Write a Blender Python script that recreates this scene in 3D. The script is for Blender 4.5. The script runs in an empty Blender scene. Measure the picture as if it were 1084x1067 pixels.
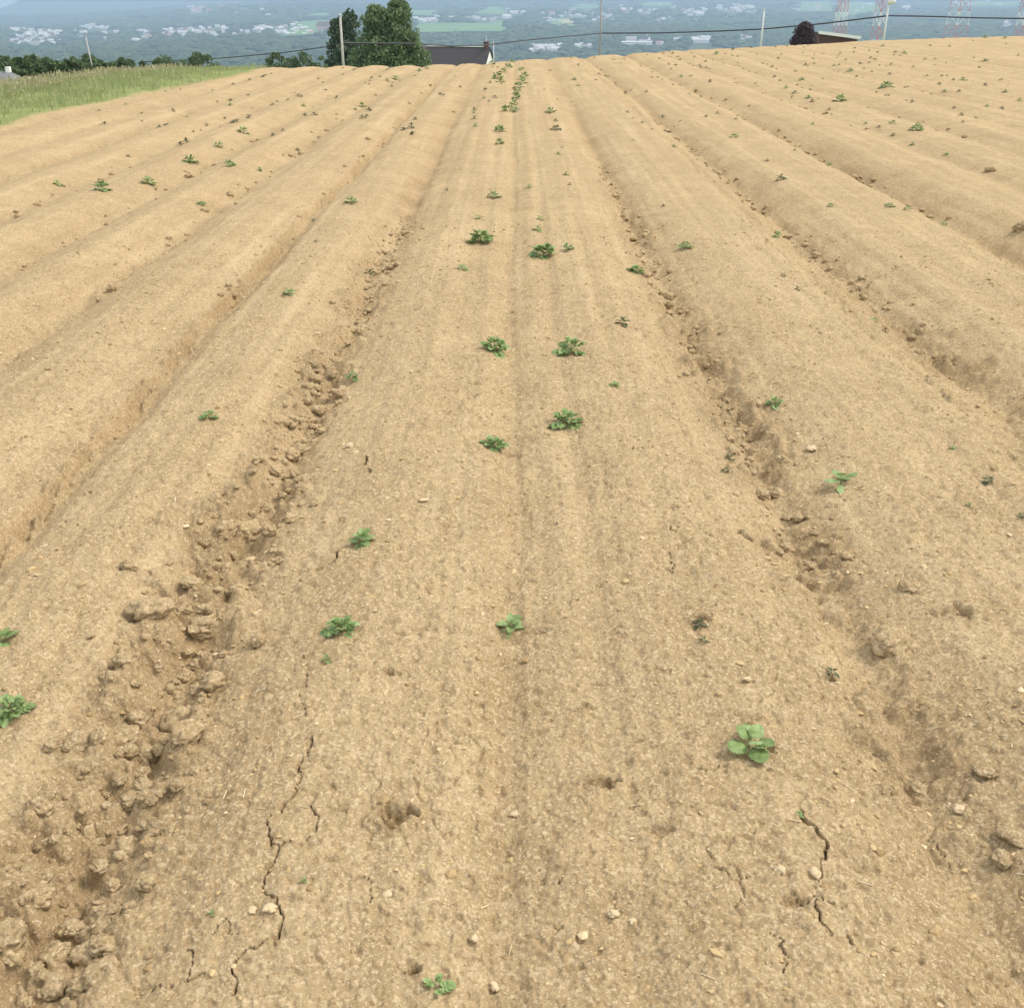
import bpy, bmesh, math, random
import numpy as np
from mathutils import Vector, Matrix, Euler
random.seed(7)
rng = np.random.default_rng(11)
sc = bpy.context.scene
C = sc.collection

# ------------------------------------------------------------------ camera
F, CX, CY, H = 1100.0, 542.0, 533.5, 1.57
PITCH = math.atan(533.5 / F)
YAW = math.atan(3.0 * math.cos(PITCH) / F)
cam = bpy.data.cameras.new('camera')
cam.sensor_fit = 'HORIZONTAL'; cam.sensor_width = 36.0
cam.lens = 36.0 * F / 1084.0
cam.clip_start = 0.05; cam.clip_end = 60000
camo = bpy.data.objects.new('camera', cam); C.objects.link(camo)
camo.location = (0, 0, H)
camo.rotation_euler = (math.pi / 2 - PITCH, 0, YAW)
sc.camera = camo
RM = np.array(camo.rotation_euler.to_matrix())

def ray(px, py):
    d = RM @ np.array([(px - CX) / F, (CY - py) / F, -1.0])
    return d
def at(px, py, D):
    """world point on the ray of a photo pixel at forward distance D"""
    d = ray(px, py); t = D / d[1]
    return Vector((d[0] * t, D, H + d[2] * t))
def px_of(X, Y, Z):
    P = np.stack([np.asarray(X, float), np.asarray(Y, float), np.asarray(Z, float) - H], -1) @ RM
    return CX + F * P[..., 0] / -P[..., 2], CY - F * P[..., 1] / -P[..., 2]

# ------------------------------------------------------------------ noise
def hsh(ix, iy, seed):
    with np.errstate(over='ignore'):
        h = (ix.astype(np.int64).astype(np.uint32) * np.uint32(374761393)
             + iy.astype(np.int64).astype(np.uint32) * np.uint32(668265263) + np.uint32((seed * 2246822519) & 0xffffffff))
        h = (h ^ (h >> np.uint32(13))) * np.uint32(1274126177)
        h = (h ^ (h >> np.uint32(16))) * np.uint32(2654435761)
        h = h ^ (h >> np.uint32(15))
    return h.astype(np.float64) / 4294967296.0
def pn(x, y, seed=0):
    x = np.asarray(x, float); y = np.asarray(y, float)
    ix, iy = np.floor(x), np.floor(y); fx, fy = x - ix, y - iy
    u = fx * fx * fx * (fx * (fx * 6 - 15) + 10); v = fy * fy * fy * (fy * (fy * 6 - 15) + 10)
    def g(a, b):
        t = hsh(ix + a, iy + b, seed) * 6.2831853
        return np.cos(t) * (fx - a) + np.sin(t) * (fy - b)
    n = (g(0, 0) * (1 - u) + g(1, 0) * u) * (1 - v) + (g(0, 1) * (1 - u) + g(1, 1) * u) * v
    return n * 1.5
def lumps(x, y, cell, seed, keep):
    """height of scattered rounded clods, cell metres apart; keep = chance of each"""
    wx = x + cell * .28 * pn(x / cell * 1.7, y / cell * 1.7, seed + 5)
    wy = y + cell * .28 * pn(x / cell * 1.7 + 9, y / cell * 1.7, seed + 6)
    gx, gy = wx / cell, wy / cell
    ix, iy = np.floor(gx), np.floor(gy)
    out = np.zeros_like(gx)
    for a in (-1, 0, 1):
        for b in (-1, 0, 1):
            jx, jy = ix + a, iy + b
            cx = jx + hsh(jx, jy, seed); cy = jy + hsh(jx, jy, seed + 1)
            r = .22 + .42 * hsh(jx, jy, seed + 2)
            on = hsh(jx, jy, seed + 3) < keep
            e = .7 + .6 * hsh(jx, jy, seed + 4)
            d2 = ((gx - cx) ** 2 * e + (gy - cy) ** 2 / e) / r ** 2
            hgt = np.where(on, r * np.clip(1 - d2, 0, 1) ** .75, 0)
            out = np.maximum(out, hgt)
    return out * cell
def sstep(a, b, x):
    t = np.clip((x - a) / (b - a), 0, 1); return t * t * (3 - 2 * t)

# ------------------------------------------------------------------ ground height
SP = 0.908
CRX = np.array([-60, -11, -6.3, -2.9, -.7, .3, 3.2, 5.6, 8.1, 12, 15.6, 21.6, 27, 60, 200.])
CRY = np.array([22, 26.5, 30, 31.2, 32.2, 33.8, 37, 40, 42.3, 46, 50, 54.5, 57.5, 72, 120.]) - 2.2
EDGE = -7.1
def crest(X):
    return np.interp(X, CRX, CRY)
def hills(X, Y):
    d = np.maximum(0, Y - crest(X)); dl = np.maximum(0, -9.1 - X)
    def drop(t, c, s):
        t0 = s / (2 * c)
        return np.where(t < t0, c * t * t, c * t0 * t0 + s * (t - t0))
    z = -drop(d, .011, .085) - drop(dl, .04, .16) * np.clip(1 - d / 60, 0, 1)
    return np.maximum(z, -135)
def grassiness(X, Y):
    e = EDGE + .75 * sstep(17, 29, Y) + .35 * pn(Y * .25, X * 0, 71) + .12 * pn(Y * 1.3, X * 0, 72)
    g = sstep(0, .35, e - X)
    return np.maximum(g, sstep(12, 20, Y - crest(X)))
# furrow: position, depth, broken-soil amount, pressed groove depth, groove offset
FUR = [(-3.40, .09, .4, 0, 0), (-2.60, .085, .55, .0, 0), (-1.72, .045, 0, .060, .03), (-.907, .075, 1., 0, 0), (0., .030, .10, .015, -.01), (.955, .075, 1., 0, 0),
       (2.20, .105, .8, .035, -.26), (3.62, .125, .9, 0, 0), (4.85, .07, .3, 0, 0), (6.0, .085, .55, .02, -.1), (7.05, .065, .2, 0, 0), (8.05, .08, .5, 0, 0), (9.1, .045, .2, .02, .0), (10.1, .06, .4, 0, 0), (11.1, .045, .2, 0, 0), (12.1, .05, .3, 0, 0), (13.1, .075, .4, .05, 0)]
FUR = [(-3.40 - .87 * k, .065 + .015 * (k % 2), .4 * (k % 2), .03 * (k % 2 == 0), 0) for k in range(40, 0, -1)] + FUR + [(13.1 + .96 * k, .05 + .012 * (k % 2), .3 * (k % 2), .015 * (k % 3 == 1), 0) for k in range(1, 90)]
FX, FD, FB, FG, FO = [np.array(c, float) for c in zip(*FUR)]
IL, IM, IR, IW, I2 = [int(np.argmin(np.abs(FX - v))) for v in (-.907, 0, .955, -1.72, 2.2)]
def rows(X, Y):
    Xm = X + .03 * pn(Y * .35, X * 0 + 4.2, 21) + .022 * pn(Y * .8, np.round(X / .9) * 2.7, 22) + .014 * pn(Y * 2.1, np.round(X / .9) * 1.7, 23)
    n = np.clip(np.searchsorted((FX[1:] + FX[:-1]) / 2, Xm), 0, len(FX) - 1); s = Xm - FX[n]
    far = 1 - np.where(np.abs(X) < 1.5, .55, .30) * sstep(7, 24, Y)
    dep = FD[n] * far * (1 + .14 * pn(Y * .7, n * 3.1, 24))
    z = dep * (sstep(.0, .41, np.abs(s)) - 1)
    z -= FB[n] * .035 * far * np.exp(-(s / .07) ** 2)
    # pressed wheel groove: sharp lip on its left, soft on its right, broken along its length
    q = s - FO[n]; g = FG[n] * np.clip(.9 + .7 * pn(Y * 1.1, n * 5.3, 25), .3, 1.2)
    soft = np.where(n == IW, .14, np.where(n == IM, .05, .09))
    z -= g * sstep(-.055, -.030, q) * sstep(soft, .0, q)
    z += np.where(n == IM, .009, 0) * (np.exp(-((s - .13) / .05) ** 2) + np.exp(-((s + .14) / .05) ** 2) - .9 * np.exp(-((s - .24) / .05) ** 2))
    return z, n, s, FB[n]
HOLES = [(422, 875, 44, .045), (637, 832, 34, .03), (415, 722, 18, .02), (1013, 654, 34, .035), (364, 557, 12, .03),
         (484, 181, 14, .03), (880, 712, 18, .025), (742, 664, 22, .025), (448, 287, 10, .02), (468, 243, 10, .02), (243, 352, 14, .02),
         (440, 1037, 16, .025), (812, 800, 22, .015), (797, 770, 18, .012), (505, 745, 16, .01), (620, 752, 20, .012), (700, 720, 18, .01)]
CRACKS = [
 ([(330,793),(327,808),(316,820),(318,838),(312,852),(296,872),(285,885),(283,900),(298,908),(288,925),(282,950),(293,965),(297,985),(296,1005),(262,1022),(248,1035),(250,1066)], .0050),
 ([(333,862),(338,880),(334,898),(310,906),(298,908)], .0032),
 ([(318,740),(322,760),(318,775)], .0028), ([(322,700),(326,725),(322,745)], .0024),
 ([(150,1055),(170,1048),(200,1044),(220,1046)], .0035), ([(200,1044),(204,1020),(200,1010)], .0028),
 ([(845,860),(852,873),(860,885),(872,897),(875,906),(868,914)], .0075),
 ([(868,914),(866,940),(862,962),(860,978),(868,990),(878,998)], .0030),
 ([(838,957),(850,962),(862,960),(878,967),(890,974)], .0050), ([(862,962),(861,980),(876,996)], .0045),
 ([(892,1000),(900,1012),(908,1015)], .0035),
 ([(806,793),(815,797),(822,806)], .0050), ([(388,488),(387,500),(394,507),(405,508)], .0060),
 ([(332,606),(350,603),(360,590)], .0050), ([(128,612),(142,607),(152,612),(162,612)], .0060),
 ([(705,560),(713,568),(722,578)], .0040), ([(742,928),(760,933),(776,940),(792,938)], .0040),
 ([(670,486),(680,483),(692,482)], .0070), ([(812,1003),(830,1012),(832,1030),(828,1040)], .0030),
 ([(735,825),(750,828),(768,818)], .0030), ([(700,605),(712,610),(708,590)], .0030), ([(75,525),(90,522),(100,518)], .006),
 ([(60,560),(75,550),(85,565)], .004), ([(225,1000),(238,985),(262,1000)], .003), ([(650,860),(690,852),(720,858)], .0022),
 ([(560,930),(575,938),(600,935)], .0022), ([(980,860),(1000,872),(1010,890)], .003), ([(380,940),(395,952),(392,965)], .0026),
]
def gp0(px, py, z=-.03):
    d = ray(px, py); t = (z - H) / d[2]
    return d[0] * t, d[1] * t
HOLES_W = []
for (px, py, w, dp) in HOLES:
    x, y = gp0(px, py); zc = -((np.array([x, y, -H]) @ RM)[2])
    HOLES_W.append((x, y, .5 * w / F * zc, dp))
CRACKS_W = [([gp0(*p) for p in pl], w) for pl, w in CRACKS]
def crackfield(X, Y):
    out = np.zeros_like(X)
    wx = X + .011 * pn(X * 26, Y * 26, 31) + .0045 * pn(X * 55, Y * 55, 37); wy = Y + .017 * pn(X * 26, Y * 26, 32) + .004 * pn(X * 55, Y * 55, 38)
    for pl, w in CRACKS_W:
        w = w * .5 if w < .0055 else w * .7
        P = np.array(pl); lo, hi = P.min(0) - .1, P.max(0) + .1
        m = (X > lo[0]) & (X < hi[0]) & (Y > lo[1]) & (Y < hi[1])
        if not m.any(): continue
        x, y = wx[m], wy[m]; dm = np.full(x.shape, 9.)
        for a, b in zip(P[:-1], P[1:]):
            ab = b - a; t = np.clip(((x - a[0]) * ab[0] + (y - a[1]) * ab[1]) / (ab @ ab + 1e-9), 0, 1)
            dm = np.minimum(dm, np.hypot(x - a[0] - t * ab[0], y - a[1] - t * ab[1]))
        ww = w * (1 + .7 * pn(x * 22, y * 22, 33))
        out[m] = np.maximum(out[m], sstep(1.0, .3, dm / (ww * .68)) * np.clip(w / .0025, .8, 1.7))
    return out
def ground(X, Y, cell=None, full=False):
    """height of the ground; with full also the disturbed-soil (with painted furrow and crack shade) and grass masks"""
    X = np.asarray(X, float); Y = np.asarray(Y, float)
    if cell is None: cell = np.full_like(X, .004)
    r = np.hypot(X, Y)
    z0 = hills(X, Y)
    rz, n, s, odd = rows(X, Y)
    g = grassiness(X, Y)
    z = rz * (1 - g) * sstep(300, 100, r)
    def f(l): return np.clip(l / (2.5 * cell) - .3, 0, 1)
    for l, a in ((2.7, .009), (.9, .009), (.33, .008), (.14, .0055), (.06, .0036), (.028, .0022), (.013, .0013)):
        z += a * f(l) * pn(X / l + 3, Y / l, int(l * 1000)) * (1 + g * 1.5)
    tr = sstep(.05, .2, np.abs(s)) * (1 - g) * sstep(200, 80, r)
    z += tr * (.0065 * pn(X / .10, Y / 13, 95) + .0045 * pn(X / .05, Y / 9., 96)) + .05 * g * pn(X / 3, Y / 3, 91)
    # broken soil in the clod furrows
    brk = odd * np.where((n == IR) & (Y < 3), .6, 1.) * np.exp(-((s + .01) / .14) ** 2) * (.6 + .9 * pn(X / .8, Y / .45, 41))
    brk = np.clip(brk, 0, 1) * (1 - g)
    # left furrow breaks up most, a wide crumbled patch close by
    brk = np.maximum(brk, (n == IL) * np.exp(-((s + .04) / .175) ** 2) * sstep(6.5, 2.2, Y) * np.clip(.75 + .8 * pn(X / .4, Y / .4, 43), 0, 1))
    brk = np.maximum(brk, (n == IR) * np.exp(-((s - .06) / .20) ** 2) * sstep(5.2, 2.8, Y) * np.clip(.05 + .9 * pn(X / .4, Y / .4, 44), 0, 1))
    brk = np.maximum(brk, (n == I2) * np.exp(-((s - .12) / .12) ** 2) * sstep(14, 8, Y) * np.clip(.2 + .9 * pn(X / .4, Y / .4, 45), 0, .8))
    q_ = s - FO[n]; lip = (FG[n] > .015) * sstep(-.080, -.055, q_) * sstep(.0, -.025, q_) * np.clip(.75 + .9 * pn(X / .2, Y / .5, 47), 0, 1)
    brk = np.maximum(brk, .8 * lip * (1 - g))
    near = (r < 16) & (g < .5)
    if near.any():
        x, y, c, b = X[near], Y[near], cell[near], brk[near]
        def fn(l): return np.clip(l / (2.2 * c) - .3, 0, 1)
        q = -.022 * b
        bb = sstep(.08, .55, b)
        q = q + lumps(x, y, .16, 101, .6) * np.where((x < 0) & (y < 5), .52, .26) * bb * fn(.15)
        q = q + lumps(x, y, .085, 111, .7) * np.where(y < 6, .7, .5) * bb * fn(.075)
        q = q + lumps(x, y, .040, 121, .65) * .85 * np.clip(b * 1.2, 0, 1) * fn(.036)
        pat = np.clip(.35 + 1.1 * pn(x / .5, y / .5, 51), 0, 1)
        q = q + lumps(x, y, .055, 131, .22) * .30 * pat * fn(.05)
        q = q + lumps(x, y, .024, 141, .45) * .42 * (.4 + .6 * pat) * fn(.024)
        q = q + lumps(x, y, .011, 151, .55) * .45 * fn(.011)
        q = q - np.clip(pn(x / .12, y / .05, 161) - .62, 0, 1) * .06 * fn(.05)
        gate = sstep(.05, .45, pn(x / .45, y / .45, 171)) * (1 - bb)
        cx_, cy_ = x + .02 * pn(x / .05, y / .05, 173), y + .02 * pn(x / .05, y / .05, 174)
        q = q - gate * .007 * sstep(.055, .0, np.abs(pn(cx_ / .15, cy_ / .15, 172))) * fn(.022)
        q = q - .006 * sstep(.30, .62, pn(x / .035, y / .028, 175)) * fn(.04)
        q = q - .006 * sstep(.48, .72, pn(x / .075, y / .05, 176)) * fn(.06)
        q = q + .006 * pat * np.abs(pn(x / .045, y / .045, 177)) * fn(.045) + .004 * np.abs(pn(x / .02, y / .02, 178)) * fn(.02)
        for (hx, hy, hr, dp) in HOLES_W:
            d = np.hypot(x - hx, (y - hy) * 1.35); m = d < hr * 2.2
            if not m.any(): continue
            dd = d[m] / hr + .55 * pn(x[m] / (hr * .9), y[m] / (hr * .7), 61) + .28 * pn(x[m] / (hr * .4), y[m] / (hr * .4), 62)
            q[m] -= dp * .75 * sstep(1.05, .45, dd)
            q[m] += dp * .22 * np.exp(-((dd - 1.15) / .22) ** 2)
            b[m] = np.maximum(b[m], sstep(1.05, .6, dd) * .9)
        ck = crackfield(x, y)
        q = q - .030 * ck
        z[near] += q
        brk[near] = np.clip(b + .5 * np.clip(ck, 0, 1), 0, 1)  # cracks join the colour mask, painting their depth shade darker
    z = z + z0
    if full: return z, brk, g
    return z
def zg(x, y):
    return float(ground(np.array([x]), np.array([y]))[0])
def gp(px, py):
    z = -.03
    for _ in range(6):
        x, y = gp0(px, py, z)
        z = float((rows(np.array([x]), np.array([y]))[0] * (1 - grassiness(np.array([x]), np.array([y]))) + hills(np.array([x]), np.array([y])))[0])
    yc = float(crest(x)) + .6
    if y > yc: x, y = x * yc / y, yc
    return x, y, zg(x, y)
def scale_at(px, py):                      # metres per photo pixel on the field there
    x, y, z = gp(px, py)
    return -((np.array([x, y, z - H]) @ RM)[2]) / F

# ------------------------------------------------------------------ materials
def mat(name):
    m = bpy.data.materials.new(name); m.use_nodes = True
    nt = m.node_tree; b = nt.nodes['Principled BSDF']
    return m, nt, b
def N(nt, t, **kw):
    n = nt.nodes.new(t)
    for k, v in kw.items():
        if k in n.inputs.keys(): n.inputs[k].default_value = v
        else: setattr(n, k, v)
    return n
def ramp(nt, src, stops):
    r = nt.nodes.new('ShaderNodeValToRGB'); e = r.color_ramp.elements
    while len(e) < len(stops): e.new(.5)
    for i, (p, c) in enumerate(stops):
        e[i].position = p; e[i].color = (*c, 1) if len(c) == 3 else c
    nt.links.new(src, r.inputs[0]); return r.outputs[0]
def mix(nt, a, b, f, mode='MIX'):
    m = nt.nodes.new('ShaderNodeMix'); m.data_type = 'RGBA'; m.blend_type = mode
    for sock, v in ((m.inputs[0], f), (m.inputs[6], a), (m.inputs[7], b)):
        if isinstance(v, bpy.types.NodeSocket): nt.links.new(v, sock)
        elif isinstance(v, (int, float)): sock.default_value = v
        else: sock.default_value = (*v, 1)
    return m.outputs[2]
def math_(nt, op, a, b=0.):
    m = nt.nodes.new('ShaderNodeMath'); m.operation = op
    for i, v in enumerate((a, b)):
        if isinstance(v, bpy.types.NodeSocket): nt.links.new(v, m.inputs[i])
        else: m.inputs[i].default_value = v
    return m.outputs[0]
def plain(name, col, rough=.8, var=.12, scale=3.):
    m, nt, b = mat(name)
    tc = N(nt, 'ShaderNodeTexCoord'); nz = N(nt, 'ShaderNodeTexNoise', Scale=scale, Detail=6.)
    nt.links.new(tc.outputs['Object'], nz.inputs['Vector'])
    c = ramp(nt, nz.outputs[0], [(.3, tuple(v * (1 - var) for v in col)), (.7, tuple(min(1, v * (1 + var)) for v in col))])
    nt.links.new(c, b.inputs['Base Color']); b.inputs['Roughness'].default_value = rough
    return m
def leafy(name, cols, rough=.6, transl=.25):
    """foliage: each leaf (mesh island) gets its own tone"""
    m, nt, b = mat(name)
    g = N(nt, 'ShaderNodeNewGeometry'); oi = N(nt, 'ShaderNodeObjectInfo')
    v = math_(nt, 'FRACT', math_(nt, 'ADD', g.outputs['Random Per Island'], oi.outputs['Random']))
    c = ramp(nt, v, [(i / (len(cols) - 1), k) for i, k in enumerate(cols)])
    ps = N(nt, 'ShaderNodeTexNoise', Scale=90., Detail=4.); nt.links.new(g.outputs['Position'], ps.inputs['Vector'])
    c = mix(nt, c, mix(nt, c, (.62, .66, .55), 1., 'MULTIPLY'), ramp(nt, ps.outputs[0], [(.42, (0, 0, 0)), (.66, (1, 1, 1))]))
    nt.links.new(c, b.inputs['Base Color']); b.inputs['Roughness'].default_value = rough
    b.inputs['Specular IOR Level'].default_value = .3
    tr = N(nt, 'ShaderNodeBsdfTranslucent'); nt.links.new(c, tr.inputs[0])
    mx = N(nt, 'ShaderNodeMixShader'); mx.inputs[0].default_value = transl
    nt.links.new(b.outputs[0], mx.inputs[1]); nt.links.new(tr.outputs[0], mx.inputs[2])
    nt.links.new(mx.outputs[0], nt.nodes['Material Output'].inputs[0])
    return m

SOIL_L, SOIL_D = (.50, .37, .205), (.33, .225, .105)
def soil_nodes(nt, b, attr=True):
    tc = N(nt, 'ShaderNodeNewGeometry'); co = tc.outputs['Position']
    def noise(s, d=8., r=.6):
        n = N(nt, 'ShaderNodeTexNoise', Scale=s, Detail=d, Roughness=r); nt.links.new(co, n.inputs['Vector']); return n.outputs[0]
    def voro(s):
        n = N(nt, 'ShaderNodeTexVoronoi', Scale=s); nt.links.new(co, n.inputs['Vector']); return n
    big = noise(.9, 5.); midn = noise(7., 8., .65); fine = noise(60., 8., .7)
    c = mix(nt, tuple(v * .86 for v in SOIL_L), tuple(v * 1.06 for v in SOIL_L), ramp(nt, big, [(.35, (0, 0, 0)), (.65, (1, 1, 1))]))
    c = mix(nt, c, tuple(v * .72 for v in SOIL_L), ramp(nt, midn, [(.42, (.38, .38, .38)), (.62, (0, 0, 0))]))
    c = mix(nt, c, (.33, .24, .135), ramp(nt, fine, [(.36, (.45, .45, .45)), (.52, (0, 0, 0))]))
    mott = noise(2.6, 9., .72)
    c = mix(nt, c, (.345, .245, .125), ramp(nt, mott, [(.38, (.6, .6, .6)), (.54, (0, 0, 0))]))
    c = mix(nt, c, (.56, .42, .225), ramp(nt, noise(11., 9., .7), [(.52, (0, 0, 0)), (.70, (.6, .6, .6))]))
    mp = N(nt, 'ShaderNodeMapping'); mp.inputs['Scale'].default_value = (5.5, .22, 1); nt.links.new(co, mp.inputs['Vector'])
    st = N(nt, 'ShaderNodeTexNoise', Scale=1., Detail=5., Roughness=.65); nt.links.new(mp.outputs[0], st.inputs['Vector'])
    c = mix(nt, c, (.36, .255, .14), ramp(nt, st.outputs[0], [(.36, (.4, .4, .4)), (.54, (0, 0, 0))]))
    c = mix(nt, c, (.58, .44, .26), ramp(nt, st.outputs[0], [(.52, (0, 0, 0)), (.68, (.45, .45, .45))]))
    v1 = voro(150.); v2 = voro(55.); v3 = voro(320.)
    s1 = N(nt, 'ShaderNodeSeparateColor'); nt.links.new(v1.outputs['Color'], s1.inputs[0])
    s2 = N(nt, 'ShaderNodeSeparateColor'); nt.links.new(v2.outputs['Color'], s2.inputs[0])
    s3 = N(nt, 'ShaderNodeSeparateColor'); nt.links.new(v3.outputs['Color'], s3.inputs[0])
    # pale flakes and chips of stone and straw, dark crumbs
    c = mix(nt, c, (.66, .52, .33), ramp(nt, s1.outputs[0], [(.80, (0, 0, 0)), (.86, (.55, .55, .55))]))
    c = mix(nt, c, (.21, .14, .075), ramp(nt, s1.outputs[1], [(.84, (0, 0, 0)), (.90, (.4, .4, .4))]))
    c = mix(nt, c, (.72, .58, .38), ramp(nt, s3.outputs[0], [(.86, (0, 0, 0)), (.92, (.5, .5, .5))]))
    c = mix(nt, c, (.60, .46, .28), ramp(nt, s2.outputs[0], [(.93, (0, 0, 0)), (.97, (.28, .28, .28))]))
    c = mix(nt, c, (.27, .185, .10), ramp(nt, s2.outputs[1], [(.90, (0, 0, 0)), (.95, (.25, .25, .25))]))
    if attr:
        a = N(nt, 'ShaderNodeAttribute', attribute_name='broken')
        c = mix(nt, c, mix(nt, c, (.70, .65, .60), 1., 'MULTIPLY'), math_(nt, 'MULTIPLY', a.outputs['Fac'], .52))  # broken soil is browner; furrow and crack shade is also painted into this tone
        ga = N(nt, 'ShaderNodeAttribute', attribute_name='grassy')
        gc = ramp(nt, noise(2.2, 6.), [(.3, (.19, .23, .085)), (.55, (.25, .29, .11)), (.75, (.36, .32, .18))])
        c = mix(nt, c, gc, ga.outputs['Fac'])
    nt.links.new(c, b.inputs['Base Color'])
    b.inputs['Roughness'].default_value = 1.; b.inputs['Specular IOR Level'].default_value = .04
    bh = math_(nt, 'ADD', math_(nt, 'MULTIPLY', fine, .9), math_(nt, 'ADD', math_(nt, 'MULTIPLY', s1.outputs[2], .35), math_(nt, 'MULTIPLY', noise(22., 8.), 1.1)))
    bp = N(nt, 'ShaderNodeBump', Strength=.9, Distance=.010); nt.links.new(bh, bp.inputs['Height'])
    bp2 = N(nt, 'ShaderNodeBump', Strength=.7, Distance=.03); nt.links.new(noise(6.5, 8., .68), bp2.inputs['Height'])
    nt.links.new(bp2.outputs[0], bp.inputs['Normal'])
    nt.links.new(bp.outputs[0], b.inputs['Normal'])
m_soil, nt, b = mat('dry_soil'); soil_nodes(nt, b, True)
m_clod, nt, b = mat('soil_clod'); soil_nodes(nt, b, False)
m_crumb, nt, b = mat('soil_crumb')
g_ = N(nt, 'ShaderNodeNewGeometry')
nt.links.new(ramp(nt, g_.outputs['Random Per Island'], [(0, (.30, .21, .10)), (.35, (.43, .31, .155)), (.75, (.52, .385, .20)), (.93, (.60, .46, .275)), (1, (.66, .53, .34))]), b.inputs['Base Color'])
b.inputs['Roughness'].default_value = .9; b.inputs['Specular IOR Level'].default_value = .2
m_straw, nt, b = mat('dry_straw'); g_ = N(nt, 'ShaderNodeNewGeometry')
nt.links.new(ramp(nt, g_.outputs['Random Per Island'], [(0, (.34, .25, .13)), (.5, (.62, .50, .30)), (1, (.80, .70, .50))]), b.inputs['Base Color']); b.inputs['Roughness'].default_value = .8
m_stone = plain('pale_stone', (.53, .41, .245), .85, .2, 30.)
m_leaf = leafy('potato_leaf', [(.20, .285, .10), (.27, .375, .14), (.36, .48, .21), (.23, .325, .12)], .5, .25)
m_leafd = leafy('seedling_leaf_dark', [(.085, .095, .045), (.12, .14, .065), (.15, .15, .075)], .7, .15)
m_stem = plain('plant_stem', (.13, .19, .06), .6)
m_grass = leafy('grass_blade', [(.29, .34, .14), (.35, .40, .17), (.41, .45, .22), (.48, .45, .28)], .7, .3)
m_seed = leafy('grass_seed_head', [(.42, .37, .22), (.52, .46, .30), (.36, .34, .18)], .8, .2)
m_bark = plain('bark', (.12, .095, .07), .95, .3, 8.)
m_tree = leafy('broadleaf', [(.125, .185, .09), (.17, .24, .11), (.22, .30, .14), (.14, .205, .095)], .6, .35)
m_tree2 = leafy('dark_needle', [(.08, .12, .075), (.11, .155, .09), (.135, .18, .10)], .7, .25)
m_hedge = leafy('hedge_leaf', [(.085, .135, .065), (.115, .17, .075), (.145, .205, .09)], .7, .3)
m_purple = leafy('purple_leaf', [(.055, .034, .042), (.075, .045, .052), (.095, .055, .062)], .6, .1)
m_wood = plain('grey_pole_wood', (.45, .43, .40), .9, .15, 12.)
m_galv = plain('pale_pole_metal', (.62, .63, .62), .5, .05)
m_cable = plain('black_cable', (.025, .025, .03), .6, .05)
m_slate = plain('dark_shingle', (.05, .045, .047), .85, .2, 6.)
m_brownroof = plain('brown_shingle', (.12, .07, .055), .85, .2, 6.)
m_white = plain('white_paint', (.80, .80, .78), .5, .04)
m_brick = plain('dark_brick', (.10, .05, .045), .9, .2, 9.)
m_red = plain('red_paint', (.50, .17, .14), .6, .08)
m_forest = leafy('forest_canopy', [(.022, .046, .018), (.045, .078, .028), (.075, .11, .04), (.035, .062, .024)], .9, .0)
m_bank, nt, b = mat('far_bank_ground')
tc = N(nt, 'ShaderNodeTexCoord'); nz = N(nt, 'ShaderNodeTexNoise', Scale=.004, Detail=8., Roughness=.7); nt.links.new(tc.outputs['Object'], nz.inputs['Vector'])
nt.links.new(ramp(nt, nz.outputs[0], [(.35, (.03, .055, .02)), (.5, (.05, .085, .03)), (.65, (.09, .13, .045))]), b.inputs['Base Color']); b.inputs['Roughness'].default_value = 1.
m_mead = plain('meadow_grass', (.12, .23, .06), .95, .18, .01)
m_tanf = plain('tan_stubble', (.42, .36, .20), .95, .1, .01)
m_mtn = plain('wooded_mountain', (.05, .08, .035), 1., .15, .002)
m_glass = plain('dark_window', (.03, .035, .04), .15, .05)

# ------------------------------------------------------------------ object helpers
def mesh_np(name, V, Fc, mats, midx=None, smooth=False):
    me = bpy.data.meshes.new(name)
    V = np.asarray(V, np.float32); Fc = np.asarray(Fc, np.int32); k = Fc.shape[1]
    me.vertices.add(len(V)); me.vertices.foreach_set('co', V.ravel())
    me.loops.add(Fc.size); me.loops.foreach_set('vertex_index', Fc.ravel())
    me.polygons.add(len(Fc)); me.polygons.foreach_set('loop_start', np.arange(0, Fc.size, k, dtype=np.int32))
    try: me.polygons.foreach_set('loop_total', np.full(len(Fc), k, np.int32))
    except Exception: pass
    for m in mats: me.materials.append(m)
    if midx is not None: me.polygons.foreach_set('material_index', np.asarray(midx, np.int32))
    me.polygons.foreach_set('use_smooth', np.full(len(Fc), smooth, bool))
    me.update(calc_edges=True); me.validate()
    return me
def obj(name, me, parent=None, loc=(0, 0, 0), rot=(0, 0, 0), scl=(1, 1, 1)):
    o = bpy.data.objects.new(name, me); C.objects.link(o)
    o.location = loc; o.rotation_euler = rot; o.scale = scl
    if parent: o.parent = parent
    return o
def tag(o, label=None, cat=None, group=None, kind=None):
    if label: o['label'] = label
    if cat: o['category'] = cat
    if group: o['group'] = group
    if kind: o['kind'] = kind
    return o
def empty(name, loc, rz=0):
    o = bpy.data.objects.new(name, None); C.objects.link(o); o.location = loc; o.rotation_euler = (0, 0, rz); o.empty_display_size = .1
    return o
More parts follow.
